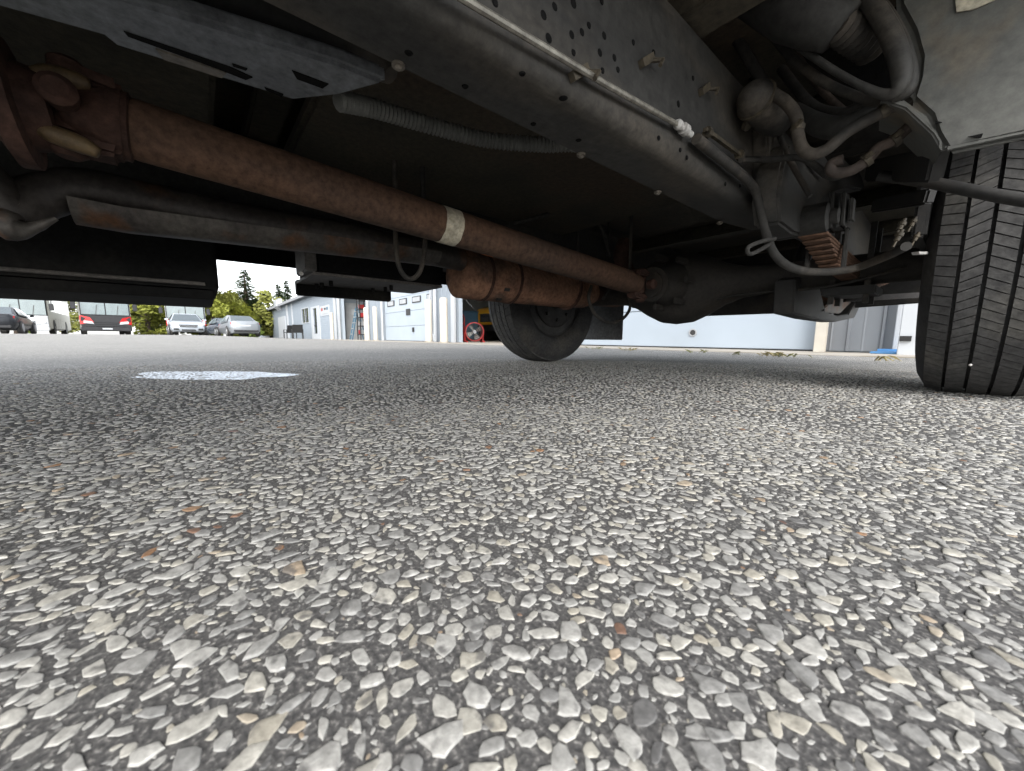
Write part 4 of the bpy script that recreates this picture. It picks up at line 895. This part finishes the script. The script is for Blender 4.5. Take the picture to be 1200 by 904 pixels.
hd.f += [tuple(range(6))[::-1], tuple(18+j for j in range(6))]; hd.build('hood', B['yellow'], t, bevel=.03)
gr = MB().box(-.42, .42, -.035, -.002, .88, 1.22).build('grille', B['blackm'], t)
for k in range(5): MB().box(-.41, .41, -.06, -.036, .89+.065*k, .925+.065*k).build('grille_bar', B['chrome'], gr)
MB().box(-.45, .45, -.05, -.003, 1.225, 1.26).build('grille_frame', B['chrome'], gr)
for s in (-1, 1):
    MB().lathe([(0, .10), (.03, .10), (.04, .08)], (s*.72, -.002, 1.05), (0, -1, 0), 18).build('headlight', B['chrome'], t)
    MB().lathe([(-.14, .3), (-.14, .48), (.14, .48), (.14, .3)], (s*.92, .75, .48), (1, 0, 0), 24).build('wheel', M['tyre'], t)
MB().box(-1.1, 1.1, -.22, -.07, .45, .74).build('bumper', B['blackm'], t, bevel=.02)
MB().box(-1.15, 1.15, 1.502, 7.5, .75, 3.0).build('body', B['yellow'], t, bevel=.08)
ws = MB().box(-1.0, 1.0, 1.46, 1.499, 1.78, 2.6).build('windshield', B['glass'], t)
MB().tube([(-.95, .1, 1.5), (-1.3, -.1, 1.95), (-1.25, -.1, 2.1)], .025, 8).build('mirror_arm', B['chrome'], t)
MB().lathe([(0, .12), (.03, .14), (.05, .1)], (-1.25, -.12, 2.18), (0, -1, 0), 16).build('mirror', B['chrome'], t)
# blue mat and white post at the right end
bq = at(1056, 416, z=.0); t = thing('plastic_tray', 'bright blue plastic tray on the ground by the grey siding', 'tray', (bq.x, bq.y, 0), R(-10))
MB().box(-.22, .30, -.10, .12, .004, .03).build('tray_base', B['blueb'], t, bevel=.008); MB().box(-.22, .30, .12, .135, .004, .055).build('tray_rim', B['blueb'], t)
sp_ = at(1064, 400, y=FY-.5); t = thing('door_frame_post', 'white post with a dark bracket beside the grey siding', 'post', (sp_.x, FY-.4, 0))
MB().box(-.07, .07, -.06, .06, 0, 3.2).build('post', B['trim'], t, bevel=.006); MB().box(-.06, .02, -.085, -.062, .14, .19).build('bracket', B['blackm'], t)

# concrete apron with a kerb step, and weeds along its joint
ap = MB().box(fx(396), X1+.5, FY-1.25, FY+11.6, -.2, .006).build('concrete_apron', B['conc']); tag(ap, 'tan concrete apron along the garage front', 'apron', kind='structure')
gm_ = [mat('weed_green', (.20, .20, .08), (.13, .13, .05), 40, .7), mat('weed_dry', (.32, .27, .12), (.22, .18, .08), 40, .8)]
for i, (px, py, n_) in enumerate(((700, 409.5, 26), (735, 411, 34), (810, 413.5, 26), (905, 417.5, 60), (860, 416, 20), (1035, 423, 22), (925, 418.5, 30))):
    q = at(px, py, z=.006); m = MB()
    for k in range(n_//2):
        a = rnd.random()*6.28; l_ = .03+.05*rnd.random(); sx, sy = rnd.gauss(0, .06), rnd.gauss(0, .03); c, s = math.cos(a), math.sin(a)
        m.add([(sx-.003*s, sy+.003*c, 0), (sx+.003*s, sy-.003*c, 0), (sx+c*l_*.5+.002*s, sy+s*l_*.5, l_*.45), (sx+c*l_, sy+s*l_, l_*.5)], [(0, 1, 2), (0, 2, 3)])
    o_ = m.build('weed_tuft', gm_[i % 2], smooth=0); o_.location = (q.x, q.y, .005)
    tag(o_, ['small green weed tuft in the apron joint near the far mud flap', 'dry weed tuft right of the far mud flap', 'small weed tuft below the round exhaust port', 'widest green and dry weed clump, left of the cream pillar', 'thin weed tuft between the exhaust port and the widest clump', 'dry weed tuft beside the blue tray', 'small dry weeds just right of the widest clump'][i], 'weed', 'weeds along the apron')

# ------------------------------------------------------------------ parked cars and coaches
C = {}
def paint(name, c, rough=.25, metal=.3): C[name] = mat(name, c, tuple(v*.92 for v in c), 2, rough, metal, grit=0)
paint('black_car_paint', (.02, .022, .026)); paint('silver_car_paint', (.34, .36, .38), .3, .5); paint('white_car_paint', (.44, .48, .52), .3, .2); paint('coach_white', (.55, .57, .59), .3, 0); paint('coach_beige', (.36, .35, .30), .35, 0); paint('coach_red', (.62, .02, .02), .3, 0); paint('dark_car_paint', (.06, .08, .11))
C['lamp_red'] = mat('red_lamp_lens', (.55, .02, .02), (.4, .015, .015), 10, .2); C['lamp_clear'] = mat('clear_lamp_lens', (.7, .72, .74), (.5, .52, .54), 10, .1, .4)
C['autoglass'] = mat('tinted_car_glass', (.09, .11, .12), (.07, .09, .10), 2, .05, 0, spec=1.0)
C['busglass'] = mat('coach_windscreen_glass', (.16, .21, .22), (.12, .16, .17), 2, .08, 0, spec=1.0)
C['trimd'] = mat('dark_car_trim', (.025, .025, .027), (.018, .018, .02), 8, .55)
C['alloy'] = mat('alloy_wheel', (.45, .46, .47), (.35, .36, .37), 8, .35, .6)
def car(loc, rz, paintm, label, plate=True, group='parked cars'):
    t = thing('parked_car', label, 'car', loc, rz, group)
    st = [(-2.30, .62, .60, .34), (-2.22, .78, .68, .24), (-1.9, .87, .76, .19), (-1.0, .90, .92, .18), (-.8, .905, .95, .18), (0, .91, .96, .18), (1.0, .91, .98, .18), (1.5, .905, 1.0, .19), (2.05, .87, 1.03, .21), (2.22, .80, 1.0, .26), (2.32, .66, .88, .38)]
    m = MB(); K = 9
    for y, w, zt_, zb in st:
        hh = zt_-zb
        m.v += [(-w*.86, y, zb), (-w*.98, y, zb+hh*.25), (-w, y, zb+hh*.55), (-w*.95, y, zb+hh*.88), (-w*.80, y, zt_), (w*.80, y, zt_), (w*.95, y, zb+hh*.88), (w, y, zb+hh*.55), (w*.98, y, zb+hh*.25), (w*.86, y, zb)]
    for i in range(len(st)-1):
        for j in range(10): m.f.append((i*10+j, i*10+(j+1) % 10, i*10+10+(j+1) % 10, i*10+10+j))
    m.f += [tuple(range(10))[::-1], tuple((len(st)-1)*10+j for j in range(10))]
    body = m.build('body', C[paintm], t, smooth=35)
    # cabin: belt to roof
    cb = [(-1.05, .80, .93), (-.20, .60, 1.40), (.25, .61, 1.45), (.85, .59, 1.42), (1.72, .74, .99)]
    m = MB()
    for (y, w, z) in cb: m.v += [(-w, y, z), (w, y, z)]
    bl = [(-1.05, .84, .90), (-.2, .86, .93), (.25, .865, .94), (.85, .86, .96), (1.72, .80, .97)]
    for (y, w, z) in bl: m.v += [(-w, y, z), (w, y, z)]
    for i in range(4): m.f += [(2*i, 2*i+1, 2*i+3, 2*i+2), (2*i, 2*i+2, 12+2*i, 10+2*i), (2*i+1, 11+2*i, 13+2*i, 2*i+3)]
    m.build('cabin', C[paintm], t, bevel=.03)
    def lerp(a, b, k): return tuple(a[i]+(b[i]-a[i])*k for i in range(3))
    def pane(q, name, o_):
        c_ = [sum(p_[i] for p_ in q)/len(q) for i in range(3)]
        q = [lerp(p_, c_, .08) for p_ in q]; MB().prism([tuple(p_[i]+o_[i]*.012 for i in range(3)) for p_ in q], tuple(v*.006 for v in o_)).build(name, C['autoglass'], t)
    pane([(-.80, -1.05, .94), (.80, -1.05, .94), (.60, -.20, 1.40), (-.60, -.20, 1.40)], 'windshield', (0, -.5, .87))
    pane([(-.74, 1.72, .995), (.74, 1.72, .995), (.59, .85, 1.42), (-.59, .85, 1.42)], 'rear_window', (0, .45, .89))
    for s in (-1, 1):
        pane([(s*.855, -.85, .97), (s*.865, .28, .98), (s*.62, .28, 1.41), (s*.62, -.18, 1.38)], 'side_window', (s*.9, 0, .43)); pane([(s*.865, .34, .98), (s*.84, 1.40, 1.0), (s*.62, .88, 1.38), (s*.62, .34, 1.41)], 'side_window', (s*.9, 0, .43))
        for y in (-1.42, 1.42):
            MB().lathe([(0, .36), (.012, .36)], (s*.893, y, .34), (s, 0, 0), 24).build('wheel_arch', C['trimd'], t)
            wh = MB().lathe([(-.10, .2), (-.10, .30), (-.08, .325), (.08, .325), (.10, .30), (.10, .2)], (s*.845, y, .325), (1, 0, 0), 26).build('wheel', M['tyre'], t)
            MB().lathe([(0, .215), (.012, .21), (.006, .16), (.02, .05)], (s*.945, y, .325), (s, 0, 0), 20).build('rim', C['alloy'], wh)
        MB().prism([(s*.52, 2.20, .72), (s*.80, 2.06, .74), (s*.83, 2.04, .92), (s*.50, 2.17, .93)], (0, .13, 0)).build('tail_lamp', C['lamp_red'], t, bevel=.02)
        MB().prism([(s*.48, -2.24, .58), (s*.80, -2.10, .60), (s*.84, -1.95, .74), (s*.55, -2.12, .70)], (0, -.08, .01)).build('headlight', C['lamp_clear'], t, bevel=.02)
        MB().prism([(s*.90, -.75, .95), (s*1.06, -.72, .97), (s*1.06, -.70, 1.08), (s*.92, -.72, 1.08)], (0, .10, 0)).build('mirror', C[paintm], t, bevel=.02)
        MB().prism([(s*.45, -2.31, .30), (s*.74, -2.26, .30), (s*.72, -2.27, .42), (s*.50, -2.31, .42)], (0, -.03, 0)).build('air_intake', C['trimd'], t)
    gr_ = MB().prism([(-.42, -2.31, .50), (.42, -2.31, .50), (.46, -2.28, .66), (-.46, -2.28, .66)], (0, -.03, 0)).build('grille', C['trimd'], t)
    for k in range(2): MB().box(-.42, .42, -2.355, -2.335, .545+.05*k, .56+.05*k).build('grille_bar', C['alloy'], gr_)
    MB().prism([(-.36, -2.31, .26), (.36, -2.31, .26), (.32, -2.31, .36), (-.32, -2.31, .36)], (0, -.03, 0)).build('air_intake', C['trimd'], t)
    MB().box(-.70, .70, 2.28, 2.34, .30, .44).build('rear_bumper_trim', C['trimd'], t, bevel=.02)
    MB().box(-.26, .26, 2.27, 2.335, .66, .78).build('number_plate', B['trim'], t)
    return t
def coach(loc, rz, label, front, side, corner, lowc, L_=11.5):
    t = thing('parked_coach', label, 'coach', loc, rz, 'coaches parked in a row')
    w = 1.27
    MB().box(-w, w, .06, L_, .32, 3.5).build('body', C[side], t, bevel=.10, seg=3)
    # front: lower panel, windscreen in two panes, corners
    MB().prism([(-w+.02, .10, .55), (-w+.06, -.02, .56), (w-.06, -.02, .56), (w-.02, .10, .55)], (0, 0, .80)).build('front_panel', C[front], t, bevel=.02)
    ws_ = MB().prism([(-w+.03, .10, 1.36), (-w+.10, -.01, 1.36), (w-.10, -.01, 1.36), (w-.03, .10, 1.36)], (0, 0, 1.75)).build('windscreen_surround', C['trimd'], t, bevel=.02)
    for a, b in ((-w+.10, -.03), (.03, w-.10)): MB().box(a, b, -.045, -.012, 1.42, 3.02).build('windscreen', C['busglass'], ws_)
    for s in (-.5, .55):
        MB().bar((s, -.06, 1.40), (s+.10, -.07, 2.10), .03, .02).build('wiper', C['trimd'], ws_)
    MB().prism([(-w+.10, .08, 3.12), (w-.10, .08, 3.12), (w-.15, .12, 3.42), (-w+.15, .12, 3.42)], (0, -.06, 0)).build('destination_panel', C[front], t, bevel=.02)
    bm_ = MB().prism([(-w, .10, .26), (-w+.04, -.10, .26), (w-.04, -.10, .26), (w, .10, .26)], (0, 0, .29)).build('bumper', C[lowc], t, bevel=.03)
    for s in (-1, 1):
        if corner: MB().prism([(s*.62, -.03, .86), (s*(w-.04), -.03, .72), (s*(w+.012), .18, .72), (s*(w+.012), .18, 1.30), (s*(w-.04), -.03, 1.34), (s*.80, -.03, 1.20)], (0, -.03, 0)).build('corner_panel', C[corner], t)
        hl_ = MB().prism([(s*.62, -.065, .74), (s*1.12, -.065, .80), (s*1.10, -.065, .98), (s*.70, -.065, .92)], (0, -.02, 0)).build('headlight', C['lamp_clear'], t)
        ma = MB().tube([(s*1.15, .05, 2.9), (s*1.5, -.30, 2.7), (s*1.5, -.32, 2.2)], .03, 8, smooth=4).build('mirror_arm', C['trimd'], t)
        MB().box(s*1.5-.12, s*1.5+.12, -.42, -.28, 1.75, 2.25).build('mirror', C['trimd'], ma, bevel=.03)
        for k in range(6):
            y = 1.2+k*1.65; MB().box(s*(w+.002)-.006, s*(w+.002)+.006, y, y+1.58, 1.75, 2.85).build('window', C['busglass'], t)
        for k in range(4):
            y = 2.9+k*1.25; MB().box(s*(w+.003)-.005, s*(w+.003)+.005, y, y+1.18, .55, 1.25).build('luggage_door', C[side], t, bevel=.003)
        for y in (2.1, 8.3):
            MB().lathe([(0, .58), (.012, .58)], (s*(w+.002), y, .55), (s, 0, 0), 24).build('wheel_arch', C['trimd'], t)
            wh = MB().lathe([(-.14, .3), (-.14, .46), (-.10, .5), (.10, .5), (.14, .46), (.14, .3)], (s*1.12, y, .5), (1, 0, 0), 26).build('wheel', M['tyre'], t); MB().lathe([(0, .30), (.02, .28), (-.03, .2), (.04, .1)], (s*1.262, y, .5), (s, 0, 0), 20).build('rim', C['alloy'], wh)
    for k in range(3): MB().box(-.62, .62, -.058, -.022, .60+.13*k, .68+.13*k).build('grille_slat', C['trimd'], t)
    MB().box(-.25, .25, -.13, -.102, .36, .47).build('number_plate', B['trim'], t)
    return t
def spot(px, depth):
    q = at(px, 392, d=depth); return (q.x, q.y, gz(q.x, q.y))
l_ = spot(4, 20.5); car(l_, face(l_, 180-10), 'black_car_paint', 'black sedan at the left edge, seen from behind with a red tail lamp')
l_ = spot(219, 25.5); car(l_, face(l_, 3), 'white_car_paint', 'white silver sedan facing the camera before the red coach')
l_ = spot(279, 26.5); car(l_, face(l_, 180+12), 'silver_car_paint', 'silver sedan seen from behind, parked before the green trees')
l_ = spot(263, 31); car(l_, face(l_, 180+14), 'dark_car_paint', 'dark car mostly hidden behind the silver sedan')
l_ = spot(28, 27); coach(l_, face(l_, -8), 'white coach with beige side, leftmost of the parked coaches', 'coach_white', 'coach_beige', None, 'coach_white')
l_ = spot(127, 27); coach(l_, face(l_, 2), 'coach with red corners and dark front, between white coach and hedge', 'trimd', 'coach_beige', 'coach_red', 'trimd')
l_ = spot(220, 31.5); coach(l_, face(l_, -2), 'coach with red corners standing behind the white silver sedan', 'coach_white', 'coach_white', 'coach_red', 'trimd')

# ------------------------------------------------------------------ trees
leafm = []
for nme, c in (('yellow_green_leaf', (.25, .27, .045)), ('mid_green_leaf', (.13, .18, .035)), ('dark_conifer_leaf', (.06, .09, .035)), ('olive_leaf', (.20, .21, .045))):
    m = mat(nme, tuple(v*1.15 for v in c), tuple(v*.6 for v in c), 1.5, .6, 0, spec=.3); leafm.append(m)
bark = mat('bark', (.10, .075, .055), (.06, .045, .035), 12, .9, 0, .4)
def leafy(loc, h_, w, n_, mt, label, name='broadleaf_tree', cat='tree', low=.12, group='trees behind the yard'):
    t = thing(name, label, cat, loc, rnd.random()*6, group)
    tr = MB().tube([(0, 0, -.1), (.05, .04, h_*.3), (-.05, .08, h_*.6), (0, 0, h_*.85)], [w*.05, w*.04, w*.025, w*.01], 8, smooth=3)
    cl = []
    for k in range(26):
        a = rnd.random()*6.28; u_ = rnd.random(); zz = h_*(low+(.93-low)*u_); rr = w*.5*(.35+.65*math.sin(math.pi*min(1, (u_*.85+.15))))*math.sqrt(rnd.random())
        cl.append((rr*math.cos(a), rr*math.sin(a), zz, w*(.10+.11*rnd.random())))
        if k % 2 == 0: tr.tube([(0, 0, zz*.55), (rr*.5*math.cos(a), rr*.5*math.sin(a), zz*.8), (rr*math.cos(a), rr*math.sin(a), zz)], [w*.018, w*.012, w*.004], 5)
    tr.build('trunk', bark, t)
    m = MB(); s0 = .13+.02*w
    for k in range(n_//2):
        c = cl[k % len(cl)]; d_ = Vector((rnd.gauss(0, 1), rnd.gauss(0, 1), rnd.gauss(0, .8))).normalized()*c[3]*(.5+.6*rnd.random())
        p0 = Vector(c[:3])+d_; a = Vector((rnd.gauss(0, 1), rnd.gauss(0, 1), rnd.gauss(0, .6))).normalized(); b = a.orthogonal().normalized(); s = s0*(.6+.8*rnd.random())
        m.add([p0-a*s, p0+b*s*.5, p0+a*s, p0-b*s*.5], [(0, 1, 2, 3)])
    m.build('crown', leafm[mt], t, smooth=0)
def conifer(loc, h_, w, label, group='trees behind the yard'):
    t = thing('conifer_tree', label, 'tree', loc, rnd.random()*6, group)
    MB().tube([(0, 0, -.1), (0, 0, h_*.5), (.03, 0, h_)], [w*.06, w*.04, .01], 8).build('trunk', bark, t)
    m = MB(); nl = int(h_*5.5)
    for k in range(nl):
        u_ = k/nl; z = h_*(.12+.88*u_); R_ = w*.5*(1-u_)**.85*(.75+.45*rnd.random())+.06
        nb = int(7+8*(1-u_))
        for j in range(nb):
            if rnd.random() < .14: continue
            a = rnd.random()*6.28; rr = R_*(.6+.5*rnd.random()); dr_ = Vector((math.cos(a), math.sin(a), 0)); sd_ = Vector((-math.sin(a), math.cos(a), 0))
            for q in range(7):
                f = (q+.6)/7; p0 = Vector((0, 0, z))+dr_*rr*f+Vector((0, 0, -.25*rr*f*f+.08*rnd.random()))
                for s in (-1, 1):
                    e = p0+(sd_*s*(.5+.3*rnd.random())+dr_*.5)*(.2+.26*rr*(1-f*.6)); m.add([p0, p0+dr_*.10+Vector((0, 0, .05)), e+Vector((0, 0, -.05)), p0-dr_*.08], [(0, 1, 2, 3)])
    m.build('crown', leafm[2], t, smooth=0)
def tspot(px, depth): q = at(px, 392, d=depth); return (q.x, q.y, gz(q.x, q.y)-.02)
conifer(tspot(292, 40), 7.2, 6.4, 'tall dark conifer rising above the bushes behind the silver sedan')
conifer(tspot(304, 52), 5.4, 2.4, 'small far conifer right of the tall one, near the roof')
conifer(tspot(330, 42), 6.0, 3.4, 'conifer with thin top just above the office roof')
conifer(tspot(340, 46), 7.0, 3.4, 'conifer partly hidden behind the battery box and roof')
leafy(tspot(318, 40), 5.0, 3.8, 4200, 3, 'olive green tree behind the left end of the office roof')
leafy(tspot(298, 42), 4.6, 3.4, 4200, 1, 'mid green tree between the tall conifer and the office')
leafy(tspot(268, 37), 4.5, 3.8, 4600, 3, 'olive tree behind the silver sedan, left of the tall conifer')
leafy(tspot(252, 34), 3.4, 3.2, 4600, 0, 'bright yellow green bush right of the white silver sedan', 'bush', 'bush', .02)
leafy(tspot(281, 36), 3.2, 3.0, 4600, 0, 'yellow green bush behind the roof of the silver sedan', 'bush', 'bush', .02)
leafy(tspot(299, 35), 1.5, 1.3, 2400, 1, 'low green bush at the corner of the office', 'bush', 'bush', .02)
leafy(tspot(175, 38), 4.4, 4.2, 5200, 0, 'yellow green bush between the two red cornered coaches', 'bush', 'bush', .02)
leafy(tspot(168, 42), 5.2, 4.4, 4200, 3, 'taller olive tree behind the bush between the coaches')
leafy(tspot(184, 41), 4.6, 3.6, 4200, 1, 'mid green tree just left of the rear red cornered coach')
leafy(tspot(238, 40), 5.2, 4.4, 4200, 0, 'yellow green tree behind the rear red cornered coach')
leafy(tspot(75, 60), 6.5, 6.0, 5000, 3, 'olive tree far behind the white coach')
leafy(tspot(20, 60), 7.0, 6.5, 4000, 1, 'mid green tree far behind the left edge of the row')
